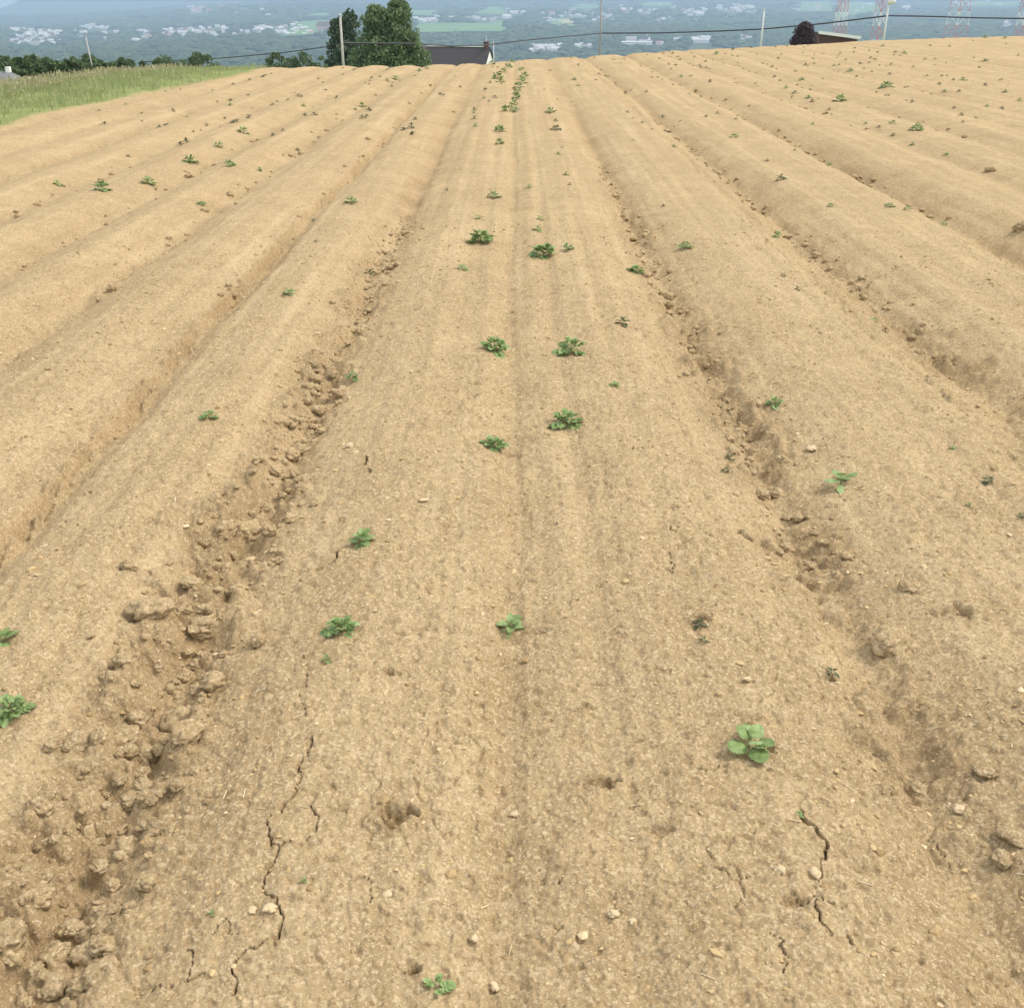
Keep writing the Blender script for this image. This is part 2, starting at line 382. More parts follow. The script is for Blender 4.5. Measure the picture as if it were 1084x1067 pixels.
class MB:
    """collects boxes, tubes and polygons into one mesh"""
    def __init__(s): s.v = []; s.f = []; s.m = []
    def add(s, vs, fs, m=0):
        o = len(s.v); s.v += [tuple(v) for v in vs]; s.f += [tuple(i + o for i in f) for f in fs]; s.m += [m] * len(fs)
    def box(s, a, b, m=0):
        x0, y0, z0 = a; x1, y1, z1 = b
        s.add([(x0,y0,z0),(x1,y0,z0),(x1,y1,z0),(x0,y1,z0),(x0,y0,z1),(x1,y0,z1),(x1,y1,z1),(x0,y1,z1)],
              [(0,3,2,1),(4,5,6,7),(0,1,5,4),(1,2,6,5),(2,3,7,6),(3,0,4,7)], m)
    def tube(s, pts, rad, n=8, m=0, cap=True):
        pts = [Vector(p) for p in pts]; rad = rad if isinstance(rad, (list, tuple)) else [rad] * len(pts)
        vs = []; fs = []
        for i, p in enumerate(pts):
            d = (pts[min(i + 1, len(pts) - 1)] - pts[max(i - 1, 0)]).normalized()
            a = d.orthogonal().normalized() if i == 0 else (a - d * a.dot(d)).normalized()
            b = d.cross(a)
            for k in range(n):
                t = 2 * math.pi * k / n; vs.append(p + (a * math.cos(t) + b * math.sin(t)) * rad[i])
        for i in range(len(pts) - 1):
            for k in range(n):
                fs.append((i * n + k, i * n + (k + 1) % n, (i + 1) * n + (k + 1) % n, (i + 1) * n + k))
        if cap:
            fs.append(tuple(range(n))[::-1]); fs.append(tuple(range((len(pts) - 1) * n, len(pts) * n)))
        s.add(vs, fs, m)
    def mesh(s, name, mats, smooth=False):
        me = bpy.data.meshes.new(name); me.from_pydata(s.v, [], s.f)
        for m in (mats if isinstance(mats, (list, tuple)) else [mats]): me.materials.append(m)
        for p, i in zip(me.polygons, s.m): p.material_index = i; p.use_smooth = smooth
        me.update(); return me

# ------------------------------------------------------------------ GROUND
dep = np.radians(np.arange(70, 3.2, -.07)); r1 = H / np.tan(dep)
r2 = np.arange(r1[-1] + .3, 82, .34); r3 = np.geomspace(84, 2400, 70)
R = np.concatenate([r1, r2, r3])
azc = np.radians(np.arange(-37, 37.01, .082)); side = np.radians(37 + np.cumsum(np.geomspace(.1, 3.2, 36)))
AZ = np.concatenate([-side[::-1], azc, side])
nr, na = len(R), len(AZ)
RR, AA = np.meshgrid(R, AZ, indexing='ij')
X = (RR * np.sin(AA)).ravel(); Y = (RR * np.cos(AA)).ravel()
dr = np.gradient(R); da = np.gradient(AZ)
CELL = np.sqrt(np.clip(dr[:, None], 0, 1.) * (RR * da[None, :])).ravel()
Z, BRK_SHADE, GR = ground(X, Y, CELL, True)
I = np.arange(nr * na).reshape(nr, na)
Q = np.stack([I[:-1, :-1], I[:-1, 1:], I[1:, 1:], I[1:, :-1]], -1).reshape(-1, 4)[:, ::-1]
me = mesh_np('field_ground', np.stack([X, Y, Z], -1), Q, [m_soil], smooth=True)
for nm, arr in (('broken', BRK_SHADE), ('grassy', GR)):
    a = me.attributes.new(nm, 'FLOAT', 'POINT'); a.data.foreach_set('value', arr.astype(np.float32))
tag(obj('field_ground', me), 'tan potato field of long ridges and furrows over a hill crest', kind='structure')

# ------------------------------------------------------------------ crumbs, straw, clods, stones
ICO_V = np.array(bmesh.new() and [(0, 0, -1), (.7236, -.5257, -.4472), (-.2764, -.8506, -.4472), (-.8944, 0, -.4472), (-.2764, .8506, -.4472), (.7236, .5257, -.4472),
          (.2764, -.8506, .4472), (-.7236, -.5257, .4472), (-.7236, .5257, .4472), (.2764, .8506, .4472), (.8944, 0, .4472), (0, 0, 1)])
ICO_F = np.array([(0,1,2),(1,0,5),(0,2,3),(0,3,4),(0,4,5),(1,5,10),(2,1,6),(3,2,7),(4,3,8),(5,4,9),(1,10,6),(2,6,7),(3,7,8),(4,8,9),(5,9,10),(6,10,11),(7,6,11),(8,7,11),(9,8,11),(10,9,11)])
def scatter(n, rmin, rmax, size_fn, name, m, flat=.6, bias=None):
    r = np.sqrt(rng.uniform(rmin ** 2, rmax ** 2, n)); a = np.radians(rng.uniform(-40, 40, n))
    x, y = r * np.sin(a), r * np.cos(a)
    if bias is not None:
        k = rng.uniform(0, 1, n) < bias(x, y); x, y = x[k], y[k]; n = len(x)
    z = ground(x, y)
    s = size_fn(n)
    V = ICO_V[None] * (1 + rng.uniform(-.32, .32, (n, 12, 1)))
    th = rng.uniform(0, 6.283, n); c, sn = np.cos(th), np.sin(th)
    el = rng.uniform(.65, 1.5, n)
    vx = V[..., 0] * el[:, None]; vy = V[..., 1] / el[:, None]; vz = V[..., 2] * rng.uniform(.35, .9, n)[:, None]
    P = np.stack([vx * c[:, None] - vy * sn[:, None], vx * sn[:, None] + vy * c[:, None], vz], -1) * s[:, None, None]
    P += np.stack([x, y, z + s * .12], -1)[:, None, :]
    Fc = (ICO_F[None] + (np.arange(n) * 12)[:, None, None]).reshape(-1, 3)
    return mesh_np(name, P.reshape(-1, 3), Fc, [m], smooth=False)
def furrow_bias(x, y):
    _, n, s, odd = rows(x, y)
    return np.clip(.45 + .6 * pn(x / .35, y / .35, 181), 0, 1) * (.55 + .45 * odd * np.exp(-(s / .2) ** 2))
me = scatter(75000, .9, 8.5, lambda n: np.clip(rng.lognormal(math.log(.0027), .55, n), .0012, .012), 'soil_crumbs', m_crumb, bias=furrow_bias)
tag(obj('soil_crumbs', me), 'loose tan crumbs and stone chips strewn over the soil', kind='stuff')
# straw slivers
n = 1500; r = np.sqrt(rng.uniform(.9 ** 2, 8 ** 2, n)); a = np.radians(rng.uniform(-40, 40, n)); x, y = r * np.sin(a), r * np.cos(a)
th = rng.uniform(0, math.pi, n); L = rng.uniform(.004, .016, n); L[:60] *= 1.9; W = rng.uniform(.0006, .0013, n)
dx, dy = np.cos(th), np.sin(th)
ends = []
for sgn in (-1, 1):
    ex, ey = x + sgn * dx * L, y + sgn * dy * L; ends.append(np.stack([ex, ey, ground(ex, ey) + .0028], -1))
pv = np.stack([-dy * W, dx * W, np.zeros(n)], -1); up = np.stack([np.zeros(n), np.zeros(n), W], -1)
V = np.stack([ends[0] - pv, ends[0] + pv, ends[0] + up, ends[1] - pv, ends[1] + pv, ends[1] + up], 1).reshape(-1, 3)
q = np.array([(0, 3, 5, 2), (2, 5, 4, 1), (1, 4, 3, 0)]); Fc = (q[None] + (np.arange(n) * 6)[:, None, None]).reshape(-1, 4)
tag(obj('straw_litter', mesh_np('straw_litter', V, Fc, [m_straw])), 'short pale straw slivers lying on the dry soil', kind='stuff')

def rock_mesh(name, m, seed, rough=.35, sub=4, flat=.7):
    bm = bmesh.new(); bmesh.ops.create_icosphere(bm, subdivisions=sub, radius=1)
    co = np.array([v.co for v in bm.verts]); o = seed * 7.3
    d = np.ones(len(co))
    for f_, a_ in ((1.1, .62), (2.4, .42), (5., .26), (11., .17)):
        q = co * f_ + o
        d += rough * a_ * (pn(q[:, 0], q[:, 1], seed) + pn(q[:, 1] + 5, q[:, 2], seed + 1) + pn(q[:, 2] + 9, q[:, 0], seed + 2)) / 1.5
    for v, k in zip(bm.verts, d): v.co *= k; v.co.z *= flat; 
    me = bpy.data.meshes.new(name); bm.to_mesh(me); bm.free(); me.materials.append(m)
    for p in me.polygons: p.use_smooth = True
    return me
CLODS = [rock_mesh('soil_clod', m_clod, 300 + i, .5, 4, .66) for i in range(7)]
STONES = [rock_mesh('pale_stone', m_stone, 400 + i, .75, 3, .36) for i in range(5)]
def put_rock(meshes, name, px, py, w, label, cat, group=None, sink=.25, i=None):
    x, y, z = gp(px, py + w * .2); s = scale_at(px, py) * w * .5
    o = obj(name, meshes[(i if i is not None else random.randrange(99)) % len(meshes)], None, (x, y, z + s * (.42 - sink)), (random.uniform(-.25, .25), random.uniform(-.25, .25), random.uniform(0, 6.28)), (s, s * random.uniform(.75, 1.), s * random.uniform(.75, 1.05)))
    return tag(o, label, cat, group)
for (px, py, w, lab) in [
    (945, 674, 44, 'biggest single tan clod on the right, alone beside a small hollow'),
    (162, 646, 44, 'broad crumbly clod at the upper edge of the broken left furrow'),
    (1071, 878, 30, 'dark brown clod at the right edge of the picture near the bottom'),
    (1043, 812, 22, 'small dark clod beside the upper right rim of the broken right furrow'),
    (190, 756, 40, 'pale rounded clod in the left furrow with a dark gap at its right'),
    (200, 782, 40, 'pale blocky clod just below the rounded one in the left furrow'),
    (85, 782, 36, 'flat topped pale clod standing apart at the left of the left furrow'),
    (108, 792, 20, 'small angular clod right beside the flat topped pale one'),
    (130, 772, 34, 'long low clod between the flat topped one and the furrow bottom'),
    (18, 1010, 42, 'large rounded clod in the bottom left corner of the field'),
    (12, 905, 26, 'rounded clod at the left edge above the bottom left corner'),
    (110, 1024, 40, 'low rounded clod at the bottom of the left furrow, right of the corner one'),
    (142, 850, 26, 'knobbly clod in the left furrow bottom under two tiny lumps'),
    (215, 660, 34, 'rough dark gapped clod in the left furrow, right of the broad crumbly one'),
    (962, 620, 22, 'pale rounded clod upslope of the biggest single clod on the right'),
    (893, 585, 26, 'clod leaning over a dark gap in the right furrow'),
    (972, 826, 26, 'flat smooth clod lying alone on the right ridge below the furrow'),
    (1060, 905, 24, 'flat pale clod just left and below the dark brown one at the right edge'),
    (262, 560, 30, 'crumbly clod beside the darkest gap halfway up the left furrow'),
    (1048, 181, 12, 'small brown lump alone on a far right ridge'),
    (1080, 252, 18, 'brown lump at the right edge on a far ridge')]:
    put_rock(CLODS, 'soil_clod', px, py, w, lab, 'soil clod', sink=.3)
CAND = []
def furrow_clods(k, n, y0, y1, wmin, wmax, spread, lab, grp):
    for i in range(n):
        Yv = y0 * (y1 / y0) ** random.random(); Xv = FX[k] + random.gauss(0, spread) * (1 if Yv < 3.5 else .6)
        px_, py_ = px_of(Xv, Yv, 0)
        if not (-5 < px_ < 1090 and py_ < 1080): continue
        s = random.uniform(wmin, wmax) * .5 * (random.random() ** 1.5 * .85 + .3)
        CAND.append((s / Yv, Xv, Yv, s, lab, grp))
furrow_clods(IL, 620, 1.3, 9, .016, .066, .10, 'small crumbly tan clod heaped in the broken furrow left of centre', 'small clods in the left furrow')
furrow_clods(IR, 300, 2.9, 12, .018, .062, .08, 'small crumbly brown clod lying in the broken furrow right of centre', 'small clods in the right furrow')
furrow_clods(I2, 130, 5, 18, .04, .08, .08, 'brown clod in the second furrow to the right, beyond the wheel groove', 'clods in the second right furrow')
furrow_clods(I2 + 1, 110, 9, 26, .04, .085, .09, 'brown clod in the dark far furrow at the right', 'clods in the far right furrow')
for k in (IL - 1, IL - 2, IL - 3, IL - 4):
    furrow_clods(k, 45, 6, 26, .03, .09, .10, 'brown crumb of soil lying in one of the far furrows left of the centre', 'far clods left')
for k in (I2 + 2, I2 + 3, I2 + 5, I2 + 7):
    furrow_clods(k, 40, 14, 38, .04, .09, .12, 'brown crumb of soil lying in one of the far furrows right of the centre', 'far clods right')
CAND.sort(reverse=True)
zs = ground(np.array([c[1] for c in CAND]), np.array([c[2] for c in CAND]))
for (q, Xv, Yv, s, lab, grp), z in list(zip(CAND, zs))[:270]:
    tag(obj('soil_clod', random.choice(CLODS), None, (Xv, Yv, z + s * .12), (random.uniform(-.4, .4), random.uniform(-.4, .4), random.uniform(0, 6.28)), (s, s * random.uniform(.7, 1), s * random.uniform(.75, 1.1))), lab, 'soil clod', grp)
small = [rock_mesh('crumb', m_clod, 350 + i, .45, 2, .66) for i in range(6)]
VV, FF, o_ = [], [], 0
for (q, Xv, Yv, s, lab, grp), z in list(zip(CAND, zs))[270:]:
    m_ = random.choice(small); co = np.array([v.co for v in m_.vertices]); t = random.uniform(0, 6.28); ct, st_ = math.cos(t), math.sin(t)
    VV.append(np.stack([co[:, 0] * ct - co[:, 1] * st_, co[:, 0] * st_ + co[:, 1] * ct, co[:, 2]], -1) * s + np.array([Xv, Yv, z + s * .12]))
    FF.append(np.array([p.vertices[:] for p in m_.polygons]) + o_); o_ += len(co)
tag(obj('clod_rubble', mesh_np('clod_rubble', np.concatenate(VV), np.concatenate(FF), [m_clod], smooth=True)), 'smaller crumbs of broken soil filling the furrows between the larger clods', 'soil rubble', kind='stuff')
for i, (px, py, w, lab) in enumerate([
    (826, 918, 13, 'pale angular stone left of the branching crack on the right ridge'),
    (862, 922, 14, 'pale blocky stone beside the wide crack on the right ridge'),
    (285, 964, 13, 'pale long stone beside the crack on the left ridge'),
    (268, 963, 11, 'small pale stone left of the long one by the left crack'),
    (409, 949, 12, 'pale chip of stone on the ridge below the open hole'),
    (545, 860, 11, 'flat pale stone on the centre line level with the open hole'),
    (650, 965, 12, 'round pale pebble right of the centre line near the bottom'),
    (669, 973, 8, 'tiny pale pebble right next to the round one near the bottom'),
    (523, 1046, 11, 'pale pebble on the centre line right of the lowest plant'),
    (1015, 857, 13, 'pale oblong stone on the right ridge, above the far crack'),
    (791, 717, 11, 'pale flake of stone uphill from the bright round leaved plant'),
    (502, 994, 12, 'buff round stone up and right of the lowest plant'),
    (860, 474, 9, 'pale pebble beside the right furrow above the three leaved plant'),
    (449, 527, 10, 'pale chip lying alone on the ridge left of centre'),
    (370, 472, 9, 'pale flat pebble on the ridge left of centre below a small seedling')]):
    put_rock(STONES, 'pale_stone', px, py, w, lab, 'stone', sink=.1, i=i)

# ------------------------------------------------------------------ POTATO PLANTS
def blade(L, W, cup, droop, nu=7, nv=4, wav=.0, lobe=0., seed=0, off=(0, 0), ang=0., roundness=.5, rib=0.):
    """ovate leaf blade along +x, base at origin"""
    vs = []; fs = []
    rr = random.Random(seed)
    ca, sa = math.cos(ang), math.sin(ang)
    for i in range(nu + 1):
        t = i / nu
        w = W * (math.sin(math.pi * min(1, t ** (.55 + .35 * roundness))) ** (.8 - .35 * roundness)) if 0 < t < 1 else W * .03
        for j in range(-nv // 2, nv // 2 + 1):
            v = j / (nv / 2)
            x = L * t; y = w * v * (1 + wav * rr.uniform(-1, 1))
            z = cup * abs(v) ** 1.4 * w - droop * L * t * t + (rib * L * math.cos(6.283 * 4.5 * (t - .22 * abs(v))) * abs(v) ** .6 - rib * 1.5 * L * max(0, 1 - 4 * abs(v)) if rib else 0) + wav * .25 * L * rr.uniform(-1, 1) * abs(v)
            vs.append((x * ca - y * sa + off[0], x * sa + y * ca + off[1], z))
    k = nv + 1
    for i in range(nu):
        for j in range(nv): fs.append((i * k + j, i * k + j + 1, (i + 1) * k + j + 1, (i + 1) * k + j))
    return vs, fs
def leaf_mesh(kind, seed):
    rr = random.Random(seed); mb = MB()
    if kind == 'round':                  # one broad leaf on a short stalk
        v, f = blade(.78, .40, -.16, .34, 20, 10, .10, seed=seed, off=(.22, 0), roundness=.9, rib=.016); mb.add(v, f)
        mb.tube([(0, 0, -.01), (.24, 0, 0)], .018, 5)
    elif kind == 'oval':
        v, f = blade(.85, .33, .30, .35, 18, 8, .08, seed=seed, off=(.15, 0), roundness=.5, rib=.014); mb.add(v, f)
        mb.tube([(0, 0, -.01), (.18, 0, 0)], .016, 5)
    else:                                # compound: end leaflet and two pairs
        v, f = blade(.50, .26, .35, .3, 6, 4, .08, seed=seed, off=(.50, 0), roundness=.8); mb.add(v, f)
        for x0, l, w in ((.28, .36, .17), (.48, .38, .19)):
            for sg in (-1, 1):
                v, f = blade(l * rr.uniform(.85, 1.1), w, .35, .35, 5, 4, .08, seed=seed + int(x0 * 100) + sg, off=(x0, 0), ang=sg * rr.uniform(.9, 1.25), roundness=.7)
                mb.add([(a, bb, c + .02) for a, bb, c in v], f)
        mb.tube([(0, 0, -.01), (.52, 0, -.004)], .014, 5)
    return mb.mesh('leaf', m_leaf, True)
LEAF = {k: [leaf_mesh(k, 500 + 10 * i + len(k)) for i in range(4)] for k in ('round', 'oval', 'comp')}
LEAFD = [leaf_mesh('oval', 560 + i) for i in range(3)]
for m_ in LEAFD: m_.materials.clear(); m_.materials.append(m_leafd)
mb = MB(); mb.tube([(0, 0, -.3), (.02, .01, .25), (0, 0, .62)], [.035, .03, .02], 6); STEM = mb.mesh('stem', m_stem, True)
def leaf_layout(rr, n, tall):
    out = []
    a0 = rr.uniform(0, 6.28)
    for i in range(n):
        q = i / max(1, n - 1)                       # 0 = low outer leaf, 1 = young top leaf
        az = a0 + i * 2.4 + rr.uniform(-.35, .35)
        el = -.05 + q * 1.0 + rr.uniform(-.2, .2)
        s = (1.0 - .52 * q) * rr.uniform(.8, 1.12)
        h = tall * (.12 + .75 * q) * rr.uniform(.85, 1.1)
        out.append((h, az, el, s))
    return out
def plant_obj(px, py, w, kind, label, group=None, n=None, name='potato_plant'):
    rr = random.Random(int(px * 31 + py * 17))
    x, y, z = gp(px, py + w * .16)
    R_ = scale_at(px, py) * w * .5 * (1.25 if kind == 'dark' else 1.)
    e = empty(name, (x, y, z), rr.uniform(0, 6.28)); tag(e, label, 'plant', group)
    tall = .52 if kind != 'flat' else .3
    st = obj('stem', STEM, e, (0, 0, 0), (rr.uniform(-.15, .15), rr.uniform(-.15, .15), 0), (R_, R_, R_ * tall * 1.3))
    nn = int((n or (13 if w > 24 else 9)) * (1.2 if kind in ('bush', 'flat', 'star') else 1))
    lk = {'round': 'round', 'star': 'oval', 'bush': 'comp', 'flat': 'comp', 'dark': 'dark'}[kind]
    for h, az, el, s in leaf_layout(rr, nn, tall):
        me = rr.choice(LEAFD if lk == 'dark' else LEAF[lk])
        L = R_ * s * (1.05 if lk != 'round' else 1.3)
        obj('leaf', me, e, (math.cos(az) * R_ * .06, math.sin(az) * R_ * .06, h * R_), (rr.uniform(-.3, .3), -el, az), (L, L, L))
    return e
# single-mesh seedlings for the ones only a few pixels wide
def tiny_mesh(seed, n, m):
    rr = random.Random(seed); mb = MB()
    for h, az, el, s in leaf_layout(rr, n, .6):
        v, f = blade(.95 * s, .30 * s, .3, .3, 4, 2, .05, seed=seed, roundness=.7)
        M = Matrix.Translation((0, 0, h)) @ Euler((rr.uniform(-.3, .3), -el, az)).to_matrix().to_4x4()
        mb.add([M @ Vector(p) for p in v], f)
    mb.tube([(0, 0, -.3), (0, 0, .5)], .04, 4)
    return mb.mesh('potato_seedling', m, True)
TINYG = [tiny_mesh(600 + i, 11, m_leaf) for i in range(5)]
TINYD = [tiny_mesh(620 + i, 8, m_leafd) for i in range(5)]
def tiny(px, py, w, dark, label, group, world=None):
    rr = random.Random(int(px * 13 + py * 7))
    if world: x, y = world; z = zg(x, y); R_ = w
    else:
        x, y, z = gp(px, py + w * .15); R_ = scale_at(px, py) * w * .5
    o = obj('potato_seedling', rr.choice(TINYD if dark else TINYG), None, (x, y, z), (0, 0, rr.uniform(0, 6.28)), (R_, R_, R_ * rr.uniform(.55, .85)))
    return tag(o, label, 'seedling', group)

for a in [
 (793, 784, 50, 'round', 'bright green potato plant with broad round leaves, largest plant in the lower right', None, 10),
 (462, 1043, 42, 'bush', 'lowest potato plant, a few lobed leaves beside a small hole at the bottom edge', None, 5),
 (540, 661, 44, 'star', 'bright star shaped potato plant alone on the centre line', None, 9),
 (361, 660, 46, 'flat', 'low spreading dark green potato plant on the ridge left of centre, above a tiny sprout', None, 11),
 (383, 568, 37, 'star', 'light green potato plant beside a dark hole on the ridge left of centre', None, 11),
 (15, 745, 52, 'bush', 'lower of the two potato plants cut by the left edge', None, 12),
 (4, 677, 42, 'star', 'upper of the two potato plants cut by the left edge', None, 9),
 (600, 445, 40, 'bush', 'potato plant just right of the centre line, lower of the two larger ones there', None, 12),
 (605, 368, 38, 'bush', 'potato plant right of the centre line with drooping leaves, upper of the two there', None, 11),
 (523, 467, 36, 'flat', 'flat potato plant on the centre line, level with the one to its right', None, 11),
 (523, 367, 36, 'bush', 'dense potato plant on the centre line, straight above the flat one', None, 14),
 (509, 252, 33, 'bush', 'wide bushy potato plant left of the centre line in the middle distance', None, 15),
 (575, 267, 34, 'bush', 'biggest bushy potato plant right of the centre line in the middle distance', None, 15),
 (601, 263, 18, 'bush', 'small potato plant touching the right side of the biggest bushy one', None, 9),
 (890, 505, 36, 'round', 'bright potato plant with upright and hanging leaves beside the right furrow', None, 6),
 (820, 424, 24, 'bush', 'potato plant in the right furrow above the bright upright one', None, 9),
 (772, 483, 16, 'dark', 'small dark seedling left of the right furrow, upper one of a close pair', None, 7),
 (768, 497, 11, 'dark', 'small dark seedling left of the right furrow, lower one of a close pair', None, 6),
 (650, 406, 15, 'star', 'small pale green sprout right of the drooping leaved plant', None, 8),
 (346, 696, 14, 'star', 'tiny sprout just under the low spreading plant left of centre', None, 6),
 (221, 441, 21, 'bush', 'lone small potato plant on the left ridge between two furrows', None, 9),
 (846, 859, 13, 'star', 'tiny sprout at the upper end of the wide crack', None, 6),
 (740, 659, 16, 'dark', 'dark wilted seedling in cracked soil on the right ridge, upper of two', None, 6),
 (745, 678, 12, 'dark', 'dark wilted seedling in cracked soil on the right ridge, lower of two', None, 5),
 (880, 713, 15, 'dark', 'dark wilted seedling by a curved crack above the bright round leaved plant', None, 6),
 (1008, 473, 11, 'star', 'tiny green sprout on the right ridge, highest of four near the right edge', None, 6),
 (1046, 508, 15, 'dark', 'dark green sprout on the right ridge near the edge, largest of four there', None, 7),
 (1026, 535, 9, 'star', 'tiny faint sprout on the right ridge below the dark green one', None, 5),
 (1081, 547, 10, 'dark', 'dark sprout at the very right edge, lowest of four there', None, 6),
 (306, 311, 18, 'star', 'small bright plant alone on the left ridge in the middle distance', None, 9),
 (391, 291, 17, 'dark', 'greyish plant sitting in the left furrow in the middle distance', None, 9),
 (390, 328, 9, 'dark', 'tiny dark plant between clods in the left furrow', None, 6),
 (374, 399, 19, 'bush', 'small plant on the right lip of the left furrow', None, 9),
 (372, 213, 18, 'bush', 'small plant on the ridge left of centre, farther up than the furrow plants', None, 9),
 (673, 284, 23, 'flat', 'low pale plant on the ridge right of centre near the right furrow', None, 11),
 (659, 341, 17, 'dark', 'thin dark plant on the ridge right of centre, below the low pale one', None, 8),
 (726, 259, 19, 'bush', 'plant standing over a clod beside the right furrow in the middle distance', None, 9),
 (823, 249, 15, 'bush', 'small plant beside the narrow wheel groove on the right, middle distance', None, 8),
 (489, 284, 15, 'star', 'small light plant left of and below the wide bushy one', None, 8),
 (507, 230, 11, 'star', 'tiny plant straight above the wide bushy one', None, 7),
 (569, 243, 14, 'star', 'yellowish small plant above the biggest bushy one', None, 8),
 (571, 230, 10, 'star', 'faint tiny plant above the yellowish small one', None, 6),
 (522, 207, 18, 'bush', 'upright plant on the centre line above the wide bushy one', None, 9),
 (560, 198, 11, 'star', 'pale tiny plant just right of the centre line above the yellowish one', None, 7),
 (925, 338, 11, 'star', 'tiny sprout between wheel groove and dark furrow on the right', None, 6),
 (844, 305, 9, 'dark', 'tiny dark sprout in the wheel groove ridge on the right, lower of a pair', None, 6),
 (829, 291, 8, 'dark', 'tiny dark sprout in the wheel groove ridge on the right, upper of a pair', None, 5),
 (108, 197, 23, 'bush', 'large dark green plant on a left ridge, leftmost of two level with each other', None, 11),
 (157, 193, 19, 'bush', 'dark green plant on a left ridge, right of the larger one level with it', None, 10),
 (201, 169, 20, 'bush', 'bright spreading plant on a far left ridge, uphill of the level pair', None, 10),
 (243, 173, 16, 'flat', 'flat plant on a far left ridge, right of the bright spreading one', None, 9),
 (213, 214, 15, 'flat', 'flat plant on a left ridge below the bright spreading one', None, 9),
 (258, 139, 15, 'bush', 'small plant on a far left ridge, third up the slanting line of plants', None, 8),
 (231, 154, 14, 'bush', 'small pale plant on a far left ridge, second up the slanting line of plants', None, 8),
 (61, 193, 14, 'star', 'faint pale plant on a left ridge near the left edge', None, 7),
 (941, 218, 13, 'bush', 'bright plant on a right ridge, left of two small ones level with it', None, 9),
 (960, 223, 10, 'bush', 'small plant right next to the bright one on a right ridge', None, 7),
 (999, 238, 12, 'bush', 'small plant on a right ridge, rightmost of three in a line', None, 8),
 (879, 218, 11, 'flat', 'small flat plant on the right ridge left of the three in a line', None, 7),
 (826, 189, 13, 'dark', 'dark plant on the slope of a far right furrow', None, 8),
 (877, 173, 12, 'flat', 'small flat plant on the far right ridge above the dark one', None, 7),
 (970, 136, 18, 'bush', 'wide double plant on a far right ridge near the right edge', None, 10),
 (944, 130, 11, 'bush', 'small plant left of the wide double one on the far right', None, 8),
 (889, 105, 16, 'bush', 'dense dark green plant on a far right ridge', None, 10),
 (938, 90, 19, 'flat', 'wide pale spreading plant high on the far right slope', None, 10),
 (777, 144, 12, 'bush', 'small plant on a far ridge right of the right furrow', None, 8),
 (529, 137, 16, 'bush', 'dense plant on the centre line just below the long green row', None, 11),
 (529, 151, 13, 'bush', 'smaller plant directly under the dense one on the centre line', None, 9),
 (583, 117, 14, 'bush', 'plant on the ridge right of the long green row, first of a line', None, 9),
 (589, 135, 12, 'dark', 'dark plant on the ridge right of the long green row, second of a line', None, 8),
]: plant_obj(*a[:5], group=a[5], n=a[6])
